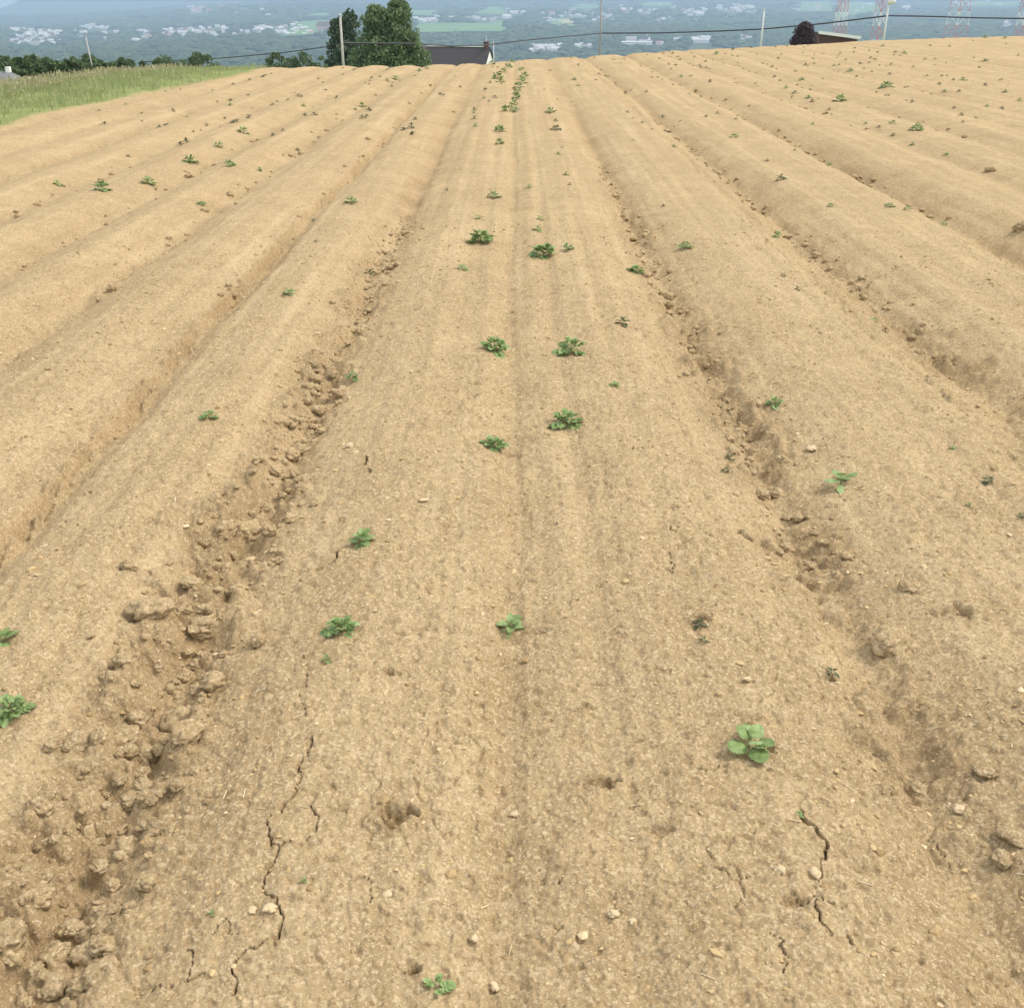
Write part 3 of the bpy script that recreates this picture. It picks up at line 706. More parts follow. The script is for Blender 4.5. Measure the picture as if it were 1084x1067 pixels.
# the long dense row up to the crest
for px, py, w in [(521,66,9),(527,81,15),(533,75,10),(538,70,10),(542,65,8),(552,74,8),(555,81,13),(552,86,12),(549,91,12),(548,97,12),(547,103,13),(544,109,12),(536,116,13),(545,117,12),(540,113,8),(530,86,9)]:
    plant_obj(px, py, w * 1.15, 'bush', 'leafy potato plant in the dense green row running up to the crest at the centre', 'plants of the dense centre row', 9)
LAB = {'L': ('tiny potato seedling on the far ridges left of the centre row', 'far seedlings left of the centre row'),
       'C': ('tiny potato seedling on the far ridge just right of the centre row', 'far seedlings right of the centre row'),
       'R': ('tiny potato seedling on the far ridges right of the right furrow', 'far seedlings beyond the right furrow')}
T = [(419,82,15,0),(410,85,9,0),(444,74,10,0),(435,113,5,1),(446,98,5,1),(502,118,7,0),(473,201,7,1),(480,118,6,1),(487,92,6,1),(316,101,9,1),(321,112,10,0),(383,111,14,0),(376,115,9,0),(398,101,5,1),
 (337,83,6,1),(363,72,5,1),(415,91,7,1),(136,165,8,1),(275,179,9,0),(271,193,6,1),(315,158,9,1),(332,234,9,1),(334,256,7,1),(219,132,8,1),(184,117,7,1),(289,110,7,1),(319,102,6,1),(112,228,5,1),(183,116,6,1),
 (191,94,5,1),(177,131,6,1),(238,125,7,1),(133,110,5,0),(105,116,7,1),(230,107,6,1),(260,86,4,1),(175,95,4,0),(244,111,8,0),(205,140,6,1),(150,128,5,1),(165,200,6,1),(345,95,7,1),(356,120,6,1),(330,140,6,1),(300,165,5,1),
 (588,127,8,1),(591,162,10,0),(595,155,6,1),(599,184,10,0),(603,195,8,1),(605,61,7,0),(612,69,6,1),(608,83,9,0),(612,90,7,0),(582,75,5,1),(576,95,4,1),(566,88,4,1),(590,105,4,1),
 (631,84,6,1),(634,78,6,1),(664,118,8,1),(670,125,5,1),(680,129,7,1),(690,137,5,1),(670,149,5,1),(713,154,9,0),(748,174,7,0),(756,192,5,0),(702,217,7,1),(747,123,8,1),(742,102,7,1),(786,233,5,0),
 (856,102,11,0),(866,104,6,0),(966,153,8,0),(1002,162,9,0),(758,56,10,0),(849,83,11,0),(832,92,8,0),(900,73,11,0),(934,51,8,0),(948,55,8,1),(957,56,9,0),(922,61,5,1),(1043,63,11,0),(1031,59,7,0),(1019,84,12,0),(1000,95,8,0),(1064,96,10,0),
 (1002,81,5,1),(862,66,5,1),(816,71,5,1),(822,73,5,1),(883,69,6,0),(1019,128,7,1),(812,169,7,1),(841,159,6,1),(1010,114,7,1),(959,106,6,1),(698,62,5,1),(712,56,6,1),(735,60,6,1),(747,65,6,1),(742,71,6,1),(775,53,6,1),(721,80,8,0),(690,76,5,1),(701,84,5,1),
 (650,63,5,1),(657,67,4,1),(678,70,5,1),(652,90,5,1),(736,97,7,1),(768,108,6,1),(793,112,6,1),(720,128,5,1),(781,66,5,1),(796,49,5,1),(830,47,5,1),(842,48,5,1),(905,50,6,1),(965,40,7,0),(1042,39,9,0),(1064,40,7,0),(985,47,5,1),(1005,50,5,1),(1065,45,6,0),(1030,42,6,1),(1078,58,6,1),(990,62,5,1)]
for px, py, w, dk in T:
    k = 'L' if px < 520 else ('C' if px < 618 else 'R')
    tiny(px, py, w * 1.1, dk, *LAB[k])
for k, xs in (('L', (-7, -6, -5, -4, -3, -2, -1)), ('R', (2, 3, 4, 5, 6, 7, 8, 9, 10, 11, 12, 13))):
    for i in range(70 if k == 'L' else 165):
        rx = (random.choice(xs) + .5) * SP * 1.0 + random.gauss(0, .09)
        yy = random.uniform(13, float(crest(rx)) + 1)
        pxx, pyy = px_of(rx, yy, 0)
        if 4 < pxx < 1080: tiny(pxx, pyy, random.uniform(.05, .095), random.random() < .85, *LAB[k], world=(rx, yy))
for px, py, w in [(225, 967, 13), (323, 932, 11), (500, 300, 6), (365, 415, 6)]:
    plant_obj(px, py, w, 'star', {225: 'faint tiny weed on the left ridge near the bottom left crack', 323: 'tiny weed speck right of the long crack on the left ridge', 500: 'tiny weed right below the small light plant by the centre line', 365: 'tiny weed at the lip of the left furrow under the small plant'}[px], n=5, name='weed')

# ------------------------------------------------------------------ GRASS STRIP
n = 90000
yy = rng.uniform(9, 40, n) ** 1.0; xx = EDGE + .8 * sstep(17, 29, yy) - .05 - np.abs(rng.normal(0, 1, n)) * 2.6 - rng.uniform(0, 2.5, n)
keep = (grassiness(xx, yy) > .35) & (rng.uniform(0, 1, n) < np.clip(.6 + .9 * pn(xx / .7, yy / .9, 201), .12, 1)) & (np.hypot(xx, yy) < 48)
xx, yy = xx[keep], yy[keep]; n = len(xx); zz = ground(xx, yy)
edge = np.clip((EDGE + .15 + .75 * sstep(17, 29, yy) - xx) / .6, 0, 1)
hgt = (.04 + .052 * edge) * rng.uniform(.55, 1.3, n) * (1 + .5 * pn(xx / 1.1, yy / 1.1, 203))
seed = (rng.uniform(0, 1, n) < .30 * sstep(-7.9, -9.3, xx)) ; hgt = np.where(seed, hgt * 1.2 + .04, hgt)
wd = rng.uniform(.004, .010, n); th = rng.uniform(0, 6.283, n); ln = rng.uniform(.1, .5, n) * hgt; la = rng.uniform(0, 6.283, n)
bx, by = np.cos(th) * wd, np.sin(th) * wd; lx, ly = np.cos(la) * ln, np.sin(la) * ln
b0 = np.stack([xx - bx, yy - by, zz - .02], -1); b1 = np.stack([xx + bx, yy + by, zz - .02], -1)
mw = np.where(seed, .35, .8)
m0 = np.stack([xx - bx * mw + lx * .35, yy - by * mw + ly * .35, zz + hgt * .6], -1); m1 = np.stack([xx + bx * mw + lx * .35, yy + by * mw + ly * .35, zz + hgt * .6], -1)
tw = np.where(seed, 1.5, .12)
t0 = np.stack([xx - bx * tw + lx, yy - by * tw + ly, zz + hgt], -1); t1 = np.stack([xx + bx * tw + lx, yy + by * tw + ly, zz + hgt], -1)
V = np.stack([b0, b1, m0, m1, t0, t1], 1).reshape(-1, 3)
Fc = (np.array([(0, 1, 3, 2), (2, 3, 5, 4)])[None] + (np.arange(n) * 6)[:, None, None]).reshape(-1, 4)
mi = np.stack([np.zeros(n, int), seed.astype(int)], 1).ravel()
tag(obj('grass', mesh_np('grass', V, Fc, [m_grass, m_seed], mi)), 'rough grass strip with pale seed heads along the left edge of the field', 'grass', kind='stuff')

# ------------------------------------------------------------------ TREES
def leaf_cloud(cent, rad, per, size, squash=.8):
    """leaf quads scattered in clusters"""
    P = []; 
    for (c, r) in zip(cent, rad):
        d = rng.normal(0, 1, (per, 3)); d /= np.linalg.norm(d, axis=1)[:, None]
        p = np.array(c) + d * (r * rng.uniform(.35, 1.0, per) ** .5)[:, None] * np.array([1, 1, squash]); P.append(p)
    P = np.concatenate(P); n = len(P)
    a = rng.normal(0, 1, (n, 3)); a /= np.linalg.norm(a, axis=1)[:, None]
    t = rng.normal(0, 1, (n, 3)); b = np.cross(a, t); b /= np.linalg.norm(b, axis=1)[:, None]
    s = size * rng.uniform(.55, 1.25, n)[:, None]
    V = np.stack([P - a * s, P + b * s * .55, P + a * s, P - b * s * .55], 1).reshape(-1, 3)
    return V, np.arange(n * 4).reshape(-1, 4)
def tree(name, base, h, w, label, m, cat='tree', group=None, shape='broad', ncl=60, per=70, leaf=.16, trunk_h=.3):
    e = empty(name, base); tag(e, label, cat, group)
    mb = MB(); cent = []; rad = []
    if trunk_h > 0:
        mb.tube([(0, 0, -.5), (.05 * w * .2, 0, h * trunk_h), (0, .03 * w, h * .72)], [w * .045, w * .036, w * .01], 8)
    for i in range(ncl):
        u = rng.uniform(0, 1)
        if shape == 'cone':
            zf = u ** .9; rr_ = (.5 * w) * (1 - zf) ** .75 * rng.uniform(.45, 1.0) + .04 * w; z = h * (.04 + .93 * zf); r = w * (.15 - .08 * zf)
        elif shape == 'pyramid':
            zf = u; pk = .12 * w * (1 if i % 2 else -1) * sstep(.55, .95, zf)
            rr_ = .46 * w * (1 - zf ** 1.15) ** .75 * (1 + .16 * math.sin(zf * 19 + i % 7)) * rng.uniform(.15, 1.0) ** .5 + .015 * w; z = h * (.05 + .90 * zf * (1 if i % 2 else .93)); r = w * (.135 - .06 * zf)
        elif shape == 'mound':
            zf = u; rr_ = .5 * w * math.sqrt(max(0, 1 - zf ** 3.5)) * rng.uniform(.2, 1.0) ** .5; z = h * (.12 + .80 * zf) * rng.uniform(.93, 1.05); r = w * rng.uniform(.08, .14)
        elif shape == 'dome':
            zf = u; rr_ = (.5 * w) * math.sqrt(max(0, 1 - zf ** 1.3)) * rng.uniform(.5, .95); z = h * (.02 + .90 * zf); r = w * .13
        else:
            zf = u; prof = math.sin(math.pi * min(1, .16 + .80 * zf ** 1.05)) ** .7
            rr_ = .44 * w * prof * rng.uniform(.35, 1.0) * (1 + .22 * math.sin(zf * 17 + i)); z = h * (.10 + .82 * zf); r = w * rng.uniform(.09, .15)
        t = rng.uniform(0, 6.283)
        cent.append((rr_ * math.cos(t) + (pk if shape == 'pyramid' else 0), rr_ * math.sin(t), z)); rad.append(r)
        if trunk_h > 0 and i % 5 == 0:
            zb = min(z * .75, h * .6); mb.tube([(0, 0, zb), (cent[-1][0] * .55, cent[-1][1] * .55, (zb + z) / 2 + .1), cent[-1]], [w * .018, w * .012, w * .004], 5)
    if trunk_h > 0: obj('trunk', mb.mesh('trunk', m_bark, True), e)
    V, Fc = leaf_cloud(cent, rad, per, leaf)
    obj('crown', mesh_np('crown', V, Fc, [m]), e)
    return e
def hz(x, y): return float(hills(np.array([x]), np.array([y]))[0])
def px_tree(name, xl, xr, ytop, D, label, m, **kw):
    """tree filling photo columns xl..xr with its top at ytop, standing on the ground at distance D"""
    p = at((xl + xr) / 2, ytop, D); q0, q1 = at(xl, ytop, D), at(xr, ytop, D)
    zb = hz(p.x, D)
    return tree(name, (p.x, D, zb), max(.8, p.z - zb), q1.x - q0.x, label, m, **kw)
px_tree('broadleaf_tree', 362, 456, -2, 84, 'big full green tree, the right one of the two beside the house roof', m_tree, shape='pyramid', ncl=330, per=85, leaf=.15)
px_tree('dark_evergreen', 334, 391, 8, 96, 'dark narrow evergreen behind the wooden pole, left of the big green tree', m_tree2, shape='pyramid', ncl=240, per=75, leaf=.14)
px_tree('round_shrub', 330, 352, 57, 90, 'low green shrub at the foot of the dark evergreen', m_tree, cat='shrub', shape='dome', ncl=24, per=40, leaf=.10, trunk_h=0)
px_tree('purple_tree', 836, 870, 22, 92, 'dark purple leaved tree on the crest beside the low shed', m_purple, shape='dome', ncl=170, per=80, leaf=.09)
hed = [(-12, 14, 60, 62), (8, 26, 60, 64), (20, 42, 57, 68), (36, 56, 60, 66), (50, 72, 62, 72), (66, 84, 61, 70), (80, 104, 57, 76), (98, 118, 63, 74), (114, 134, 62, 80), (130, 150, 62, 84)]
hl = ['cut by the left edge of the picture', 'second from the left edge', 'with the tallest rounded top at the left', 'right of the tallest one at the left', 'low and even, left of the pale pole', 'small one just left of the pale pole', 'right behind the pale pole', 'small one right of the pale pole', 'small low one, next to last on the right', 'last and smallest at the right end']
for (a, b_, t_, D), l in zip(hed, hl):
    px_tree('hedgerow_tree', a - 9, b_ + 9, t_, D, 'hedgerow tree beyond the grass strip, ' + l, m_hedge, group='hedgerow trees beyond the grass strip', shape='mound', ncl=75, per=60, leaf=.12, trunk_h=.25)
for (a, b_, t_, D, l) in [(152, 196, 57, 70, 'left'), (190, 236, 54, 66, 'larger')]:
    px_tree('round_shrub', a, b_, t_, D, 'dark rounded shrub behind the grass crest, the %s one of two' % l, m_hedge, cat='shrub', shape='mound', ncl=60, per=55, leaf=.09, trunk_h=0)
for (a, b_, t_, D, l) in [(276, 310, 55, 70, 'left half of a low pair'), (298, 338, 56, 72, 'right half of a low pair')]:
    px_tree('round_shrub', a, b_, t_, D, 'dark low shrub between the grass and the evergreen, ' + l, m_hedge, cat='shrub', shape='mound', ncl=60, per=55, leaf=.09, trunk_h=0)

# ------------------------------------------------------------------ POLES AND CABLES
def pole(name, px, ytop, D, rad, m, label, cat='utility pole', lean=0., extra=None):
    p = at(px, ytop, D); zb = hz(p.x, D)
    e = empty(name, (p.x, D, zb)); tag(e, label, cat); h = p.z - zb
    mb = MB(); mb.tube([(-lean, 0, -.6), (0, 0, h * .5), (lean, 0, h)], [rad, rad * .88, rad * .72], 10)
    obj('shaft', mb.mesh('shaft', m, True), e)
    if extra == 'arm':
        mb = MB(); mb.box((-.55, -.06, h - .42), (.55, .06, h - .30)); obj('crossarm', mb.mesh('crossarm', m_wood), e)
        for sx in (-.45, .45):
            mb = MB(); mb.tube([(sx, 0, h - .30), (sx, 0, h - .22), (sx, 0, h - .12)], [.05, .06, .03], 8); obj('insulator', mb.mesh('insulator', m_white, True), e)
    if extra == 'lamp':
        mb = MB(); mb.tube([(0, -.1, h - .05), (0, -.32, h + .12), (0, -.4, h + .1)], .04, 6); obj('lamp_arm', mb.mesh('lamp_arm', m_galv, True), e)
        bm = bmesh.new(); bmesh.ops.create_uvsphere(bm, u_segments=16, v_segments=10, radius=.42); me = bpy.data.meshes.new('lamp_globe'); bm.to_mesh(me); bm.free(); me.materials.append(m_white)
        for q_ in me.polygons: q_.use_smooth = True
        obj('lamp_globe', me, e, (.15, -.35, h + .15), (0, 0, 0), (1, 1, .8))
    if extra == 'cap':
        mb = MB(); mb.tube([(0, 0, h), (0, 0, h + .12)], [rad * 1.1, rad * .5], 8); obj('cap', mb.mesh('cap', m_galv, True), e)
    return e
pole('utility_pole', 360, 17, 76, .10, m_wood, 'weathered grey wooden pole in front of the dark evergreen', extra='cap')
pole('thin_pole', 92, 36, 74, .05, m_wood, 'pale leaning pole rising out of the grass strip at the left', lean=-.12, extra='cap')
pole('utility_pole', 637, -6, 150, .13, plain('faded_pole', (.30, .28, .25), .9), 'thin grey pole that carries the cable right of the centre', extra='arm')
pole('thin_pole', 809, 11, 95, .085, m_galv, 'white thin pole standing on the crest left of the purple tree', extra='cap')
pole('utility_pole', 941, 3, 120, .12, m_galv, 'pale pole with a white round lamp right of the low shed', extra='lamp')
pole('thin_pole', 522.5, 45, 168, .08, m_galv, 'short white pole right beside the white gable of the house', extra='cap')
def cable(pts, label, rad=.045):
    mb = MB(); P = [at(*p) for p in pts]; out = []
    for i in range(len(P) - 1):
        for k in range(10):
            out.append(P[i].lerp(P[i + 1], k / 10))
    out.append(P[-1]); mb.tube(out, rad, 6)
    tag(obj('power_cable', mb.mesh('power_cable', m_cable, True)), label, 'cable')
cable([(150, 66, 74), (233, 62, 75), (300, 56, 75.5), (345, 50, 76), (361, 46, 76)], 'black cable rising from behind the grass to the wooden pole', .03)
cable([(361, 46, 76.2), (438, 46.5, 82), (477, 49, 110), (512, 48.2, 128), (566, 42, 140), (636, 35.5, 150)], 'black cable passing over the house roof between the wooden and the thin grey pole', .06)
cable([(637, 35.5, 150.2), (700, 35.2, 144), (760, 33.3, 138), (809, 31, 133), (870, 25.5, 127), (940, 17, 120)], 'black cable between the thin grey pole and the lamp pole', .075)
cable([(941, 17, 120.2), (980, 17.6, 118), (1030, 19.2, 114), (1084, 20, 110), (1140, 18, 106)], 'black cable leaving the lamp pole to the right', .065)

# ------------------------------------------------------------------ HOUSE, SHED, SMALL ROOF
p0 = at(443, 50.2, 171); p1 = at(518, 49.6, 167.5)
e = empty('farmhouse', ((p0.x + p1.x) / 2, 169, hz((p0.x + p1.x) / 2, 169) - .5), math.atan2(-3.5, p1.x - p0.x))
tag(e, 'long house with a dark shingle roof and white gable, half hidden behind the crest', 'house')
Lh = (p1 - p0).length / 2; zr = p0.z - e.location.z; ze = zr - 3.6; dw = 3.4
mb = MB(); mb.add([(-Lh, -dw, 0), (Lh, -dw, 0), (Lh, dw, 0), (-Lh, dw, 0), (-Lh, -dw, ze), (Lh, -dw, ze), (Lh, dw, ze), (-Lh, dw, ze), (-Lh, 0, zr - .15), (Lh, 0, zr - .15)],
    [(0, 1, 5, 4), (2, 3, 7, 6), (1, 2, 6, 9, 5), (3, 0, 4, 8, 7), (0, 3, 2, 1)]); obj('wall', mb.mesh('wall', m_white), e)
rf = MB(); ov = .35; sl = (zr - ze) / dw
def slab(mb, x0, x1, sgn, t=.14, m=0):
    y = sgn * (dw + ov); z = ze - ov * sl
    mb.add([(x0, 0, zr), (x1, 0, zr), (x1, y, z), (x0, y, z), (x0, 0, zr + t), (x1, 0, zr + t), (x1, y, z + t), (x0, y, z + t)],
           [(0, 1, 2, 3), (4, 5, 6, 7), (0, 1, 5, 4), (1, 2, 6, 5), (2, 3, 7, 6), (3, 0, 4, 7)], m)
xs = -Lh + 2 * Lh * .13
slab(rf, xs, Lh + .2, -1); slab(rf, xs, Lh + .2, 1)
ro = obj('roof', rf.mesh('roof', m_slate), e)
r2_ = MB(); slab(r2_, -Lh - .2, xs - .01, -1, .1); slab(r2_, -Lh - .2, xs - .01, 1, .1); o = obj('roof', r2_.mesh('roof', m_brownroof), e); o['label'] = 'reddish brown end of the roof'
mb = MB(); mb.box((xs, -.12, zr + .142), (Lh - .6, .12, zr + .23)); obj('ridge_flashing', mb.mesh('ridge_flashing', m_white), ro)
mb = MB(); mb.box((Lh - .75, -.35, zr - .6), (Lh - .15, .35, zr + .75)); mb.box((Lh - .8, -.4, zr + .75), (Lh - .1, .4, zr + .87)); ch = obj('chimney', mb.mesh('chimney', m_brick), ro)
mb = MB(); mb.tube([(Lh - .45, 0, zr + .87), (Lh - .45, 0, zr + 1.7)], .05, 6); obj('vent_pipe', mb.mesh('vent_pipe', m_galv), e)
for yy_ in (-1.4, 1.4):
    mb = MB(); mb.box((Lh + .003, yy_ - .4, 1.0), (Lh + .05, yy_ + .4, 2.2)); obj('window', mb.mesh('window', m_glass), e)
# low shed
a = at(867, 34.3, 104); b_ = at(909, 40.2, 104)
e = empty('low_shed', ((a.x + b_.x) / 2, 104, hz((a.x + b_.x) / 2, 104))); tag(e, 'low shed with a white edged sloping roof right of the purple tree', 'shed')
xa, xb = a.x - e.location.x, b_.x - e.location.x; za, zb_ = a.z - e.location.z, b_.z - e.location.z
mb = MB(); mb.add([(xa + .1, 0, 0), (xb - .1, 0, 0), (xb - .1, 3, 0), (xa + .1, 3, 0), (xa + .1, 0, za - .16), (xb - .1, 0, zb_ - .16), (xb - .1, 3, zb_ - .16), (xa + .1, 3, za - .16)],
    [(0, 1, 5, 4), (1, 2, 6, 5), (2, 3, 7, 6), (3, 0, 4, 7), (4, 5, 6, 7), (0, 3, 2, 1)]); obj('wall', mb.mesh('wall', m_brick), e)
def bar(x0, y0, z0, x1, y1, z1, t):
    mb = MB(); mb.add([(x0, y0, z0), (x1, y0, z1), (x1, y1, z1), (x0, y1, z0), (x0, y0, z0 + t), (x1, y0, z1 + t), (x1, y1, z1 + t), (x0, y1, z0 + t)],
        [(0, 3, 2, 1), (4, 5, 6, 7), (0, 1, 5, 4), (1, 2, 6, 5), (2, 3, 7, 6), (3, 0, 4, 7)]); return mb
rf = obj('roof', bar(xa - .1, -.3, za - .155, xb + .1, 3.2, zb_ - .155, .14).mesh('roof', m_slate), e)
obj('fascia', bar(xa - .12, -.36, za - .14, xb + .12, -.305, zb_ - .14, .26).mesh('fascia', m_white), rf)
# dark roof in the far left
a = at(-6, 76, 46); b_ = at(14, 76, 46)
e = empty('small_cabin', ((a.x + b_.x) / 2, 46, hz((a.x + b_.x) / 2, 46) - .3)); tag(e, 'small grey roofed cabin with a white chimney at the left edge below the hedgerow', 'cabin')
w_ = (b_.x - a.x) / 2; zt = a.z - e.location.z
mb = MB(); mb.box((-w_, -.8, 0), (w_, .8, max(.2, zt - .35))); obj('wall', mb.mesh('wall', m_white), e)
mb = MB(); mb.add([(-w_ - .1, -.95, zt - .40), (w_ + .1, -.95, zt - .40), (w_ + .1, .95, zt - .40), (-w_ - .1, .95, zt - .40), (-w_ * .7, 0, zt), (w_ * .7, 0, zt)], [(0, 1, 5, 4), (1, 2, 5), (2, 3, 4, 5), (3, 0, 4), (3, 2, 1, 0)]); rf = obj('roof', mb.mesh('roof', plain('grey_roof', (.16, .17, .18))), e)
mb = MB(); mb.box((w_ * .3, -.1, zt - .05), (w_ * .3 + .16, .1, zt + .18)); obj('chimney', mb.mesh('chimney', m_white), rf)

# ------------------------------------------------------------------ LATTICE TOWERS
def tower(px, wpx, D, label, yb=40):
    p = at(px, yb, D); zb = hz(p.x, D); sc_ = D / math.cos(0) / F / math.cos(PITCH)
    hw = wpx * .5 * sc_; h = at(px, -46, D).z - zb
    e = empty('lattice_tower', (p.x, D, zb), random.uniform(.1, .5)); tag(e, label, 'tower')
    nseg = 10; lev = [i / nseg for i in range(nseg + 1)]
    wid = lambda t: hw * (1.35 - .75 * t)
    def corner(k, t): s = wid(t); return Vector(((-s, -s, 0), (s, -s, 0), (s, s, 0), (-s, s, 0))[k]) + Vector((0, 0, h * t))
    th = .2 * D / 900
    for i in range(nseg):
            m_, nm = ((m_red, 'red_band'), (m_white, 'white_band'))[i % 2]; mb = MB()
            for k in range(4):
                mb.tube([corner(k, lev[i]), corner(k, lev[i + 1])], th, 5)
                mb.tube([corner(k, lev[i]), corner((k + 1) % 4, lev[i + 1])], th * .6, 4)
                mb.tube([corner((k + 1) % 4, lev[i]), corner(k, lev[i + 1])], th * .6, 4)
                mb.tube([corner(k, lev[i + 1]), corner((k + 1) % 4, lev[i + 1])], th * .6, 4)
            obj(nm, mb.mesh(nm, m_), e)
tower(888, 8, 820, 'red and white lattice tower behind the low shed, leftmost of four')
tower(929, 8, 900, 'pale lattice tower just left of the lamp pole, second of four')
tower(1011, 13, 760, 'widest red and white lattice tower, third of four from the left')
tower(1081, 9, 840, 'red lattice tower cut by the right edge, last of four')

# ------------------------------------------------------------------ FAR BANK
def bankz(X, Y):
    D = np.hypot(X, Y); az = np.degrees(np.arctan2(X, Y))
    z = -131 + (D - 1800) * .0184
    k = sstep(-9, -23.5, az); z = z * (1 - k) + k * (-129 + .0015 * (D - 1800))
    z = z + 18 * pn(X / 1500, Y / 1500, 301) + 5 * pn(X / 420, Y / 420, 302)
    z = z - 70 * sstep(2100, 1500, D)
    return z
Rb = np.geomspace(1400, 9300, 150); Ab = np.radians(np.linspace(-46, 46, 240))
RR, AA = np.meshgrid(Rb, Ab, indexing='ij'); X = (RR * np.sin(AA)).ravel(); Y = (RR * np.cos(AA)).ravel()
I = np.arange(X.size).reshape(len(Rb), len(Ab)); Q = np.stack([I[:-1, :-1], I[:-1, 1:], I[1:, 1:], I[1:, :-1]], -1).reshape(-1, 4)[:, ::-1]
tag(obj('far_bank_terrain', mesh_np('far_bank_terrain', np.stack([X, Y, bankz(X, Y)], -1), Q, [m_bank], smooth=True)), 'wooded far bank of the valley', kind='structure')
def bank_pt(px, py):
    d = ray(px, py); ts = np.geomspace(1600, 9200, 1500)
    x = d[0] * ts / d[1]; z = H + d[2] * ts / d[1]
    k = np.argmax(z < bankz(x, ts))
    if z[k] >= bankz(x[k:k+1], ts[k:k+1])[0]: k = len(ts) - 1
    return x[k], ts[k], float(bankz(x[k:k+1], ts[k:k+1])[0])
# meadows: (photo corner polygon) laid on the slope
MEAD = [([(300,40),(345,38),(348,22),(318,24)],0),([(322,18),(352,18),(350,14.5),(335,14.5)],0),([(420,17),(462,18),(470,12),(430,12)],0),([(437,36),(535,35),(532,25.5),(440,27)],0),([(500,16),(536,17),(534,8),(510,9)],0),
 ([(520,34),(537,33),(536,23),(522,24)],0),([(582,29),(612,29),(612,21),(585,21)],0),([(594,27),(608,26.5),(607,22.5),(596,22.5)],1),([(566,29),(577,28),(575,23),(568,23)],0),([(840,13),(884,13),(884,2),(838,3)],0),([(884,22),(935,16),(935,3),(886,3)],0),
 ([(675,8),(720,8),(715,3),(680,3)],0),([(1000,8),(1084,7),(1084,2),(1010,2)],0),([(600,10),(640,10),(636,5),(606,5)],0)]
mask_polys = []
for poly, k in MEAD:
    vs = []
    nu = 8
    a, b_, c_, d_ = [np.array(bank_pt(*p)[:2]) for p in poly]
    mask_polys.append((a, b_, c_, d_))
    for i in range(nu + 1):
        for j in range(nu + 1):
            u, v = i / nu, j / nu
            p = (a * (1 - u) + b_ * u) * (1 - v) + (d_ * (1 - u) + c_ * u) * v
            vs.append((p[0], p[1], float(bankz(p[:1], p[1:])[0]) + 4 + 2 * k))
    fs = [(i * (nu + 1) + j, (i + 1) * (nu + 1) + j, (i + 1) * (nu + 1) + j + 1, i * (nu + 1) + j + 1) for i in range(nu) for j in range(nu)]
    mb = MB(); mb.add(vs, fs)
    tag(obj('meadow', mb.mesh('meadow', m_tanf if k else m_mead, True)), 'meadow on the far bank', kind='structure')
# houses of the far villages
HS = []
def cl(x0, x1, y0, y1, n, s=1.0, pink=.1):
    for _ in range(n): HS.append((random.uniform(x0, x1), random.uniform(y0, y1), s * random.uniform(.7, 1.25), random.random() < pink))
cl(10, 66, 32, 48, 70, 1., .15); cl(170, 330, 30, 40, 22, .9); cl(14, 28, 31, 35, 8, 1.2); cl(50, 64, 33, 36, 5, 1.1); cl(88, 118, 27, 32, 16, 1.1); cl(66, 90, 33, 42, 8); cl(110, 130, 35, 43, 7)
cl(143, 160, 35, 45, 9, 1.2); cl(170, 198, 31, 39, 18, 1.1, .5); cl(198, 226, 28, 36, 12, 1.); cl(222, 270, 29, 37, 10); cl(272, 296, 27, 36, 12, 1.3); cl(296, 332, 25, 38, 14, 1.); cl(200, 240, 9, 14, 14, 1.6, .6); cl(242, 330, 5, 20, 5, 1.4)
HS.append((345, 34, 3.2, True)); cl(432, 462, 21, 25, 9, 1.2); cl(462, 535, 18, 24, 16, 1.1); cl(535, 600, 12, 24, 14, 1.3); HS.append((642, 18.5, 2.6, False)); HS.append((606, 14, 1.9, False)); cl(605, 640, 18, 21, 6, 1.2)
cl(640, 745, 11, 18, 22, 1.3); cl(560, 840, 6, 24, 26, 1.2); cl(760, 802, 7, 14, 24, 1.5); HS += [(842, 12.5, 2.6, False), (864, 11.5, 2.4, False)]; cl(880, 1000, 5, 14, 12, 1.4); cl(1005, 1080, 2, 8, 10, 1.6)
cl(562, 574, 51, 56, 8, 1.1); cl(576, 594, 50, 55, 12, 1.2); cl(598, 642, 48, 51, 12, .8); HS += [(668, 46.5, 2.0, False), (682, 46, 2.0, False), (736, 45, 1.6, False), (746, 43.5, 1.5, False)]; cl(690, 760, 41, 48, 8, .9); cl(780, 806, 39, 43, 5, .9); cl(1056, 1072, 25, 29, 6, 1.3, .3)
def house_mesh(wall, roof, long=1.):
    mb = MB(); a, b_ = 6. * long, 4.5; z1, z2 = 4.6, 7.4
    mb.add([(-a, -b_, -3), (a, -b_, -3), (a, b_, -3), (-a, b_, -3), (-a, -b_, z1), (a, -b_, z1), (a, b_, z1), (-a, b_, z1), (-a, 0, z2), (a, 0, z2)], [(0, 1, 5, 4), (2, 3, 7, 6), (1, 2, 6, 9, 5), (3, 0, 4, 8, 7)], 0)
    mb.add([(-a - .4, -b_ - .5, z1 - .1), (a + .4, -b_ - .5, z1 - .1), (a + .4, 0, z2 + .25), (-a - .4, 0, z2 + .25), (a + .4, b_ + .5, z1 - .1), (-a - .4, b_ + .5, z1 - .1)], [(0, 1, 2, 3), (3, 2, 4, 5)], 1)
    mb.box((a * .4, -.5, z2 - 1), (a * .4 + .8, .4, z2 + 1.3), 0)
    return mb.mesh('distant_house', [wall, roof])
m_lroof = plain('light_roof', (.55, .55, .56)); m_pink = plain('pink_wall', (.62, .40, .36)); m_gw = plain('pale_wall', (.70, .68, .66))
HM = [house_mesh(m_white, m_lroof), house_mesh(m_white, m_slate), house_mesh(m_gw, plain('mid_roof', (.33, .3, .3))), house_mesh(m_white, m_lroof, 1.6)]
HP = [house_mesh(m_pink, m_brownroof), house_mesh(m_gw, plain('red_roof', (.42, .2, .17)))]
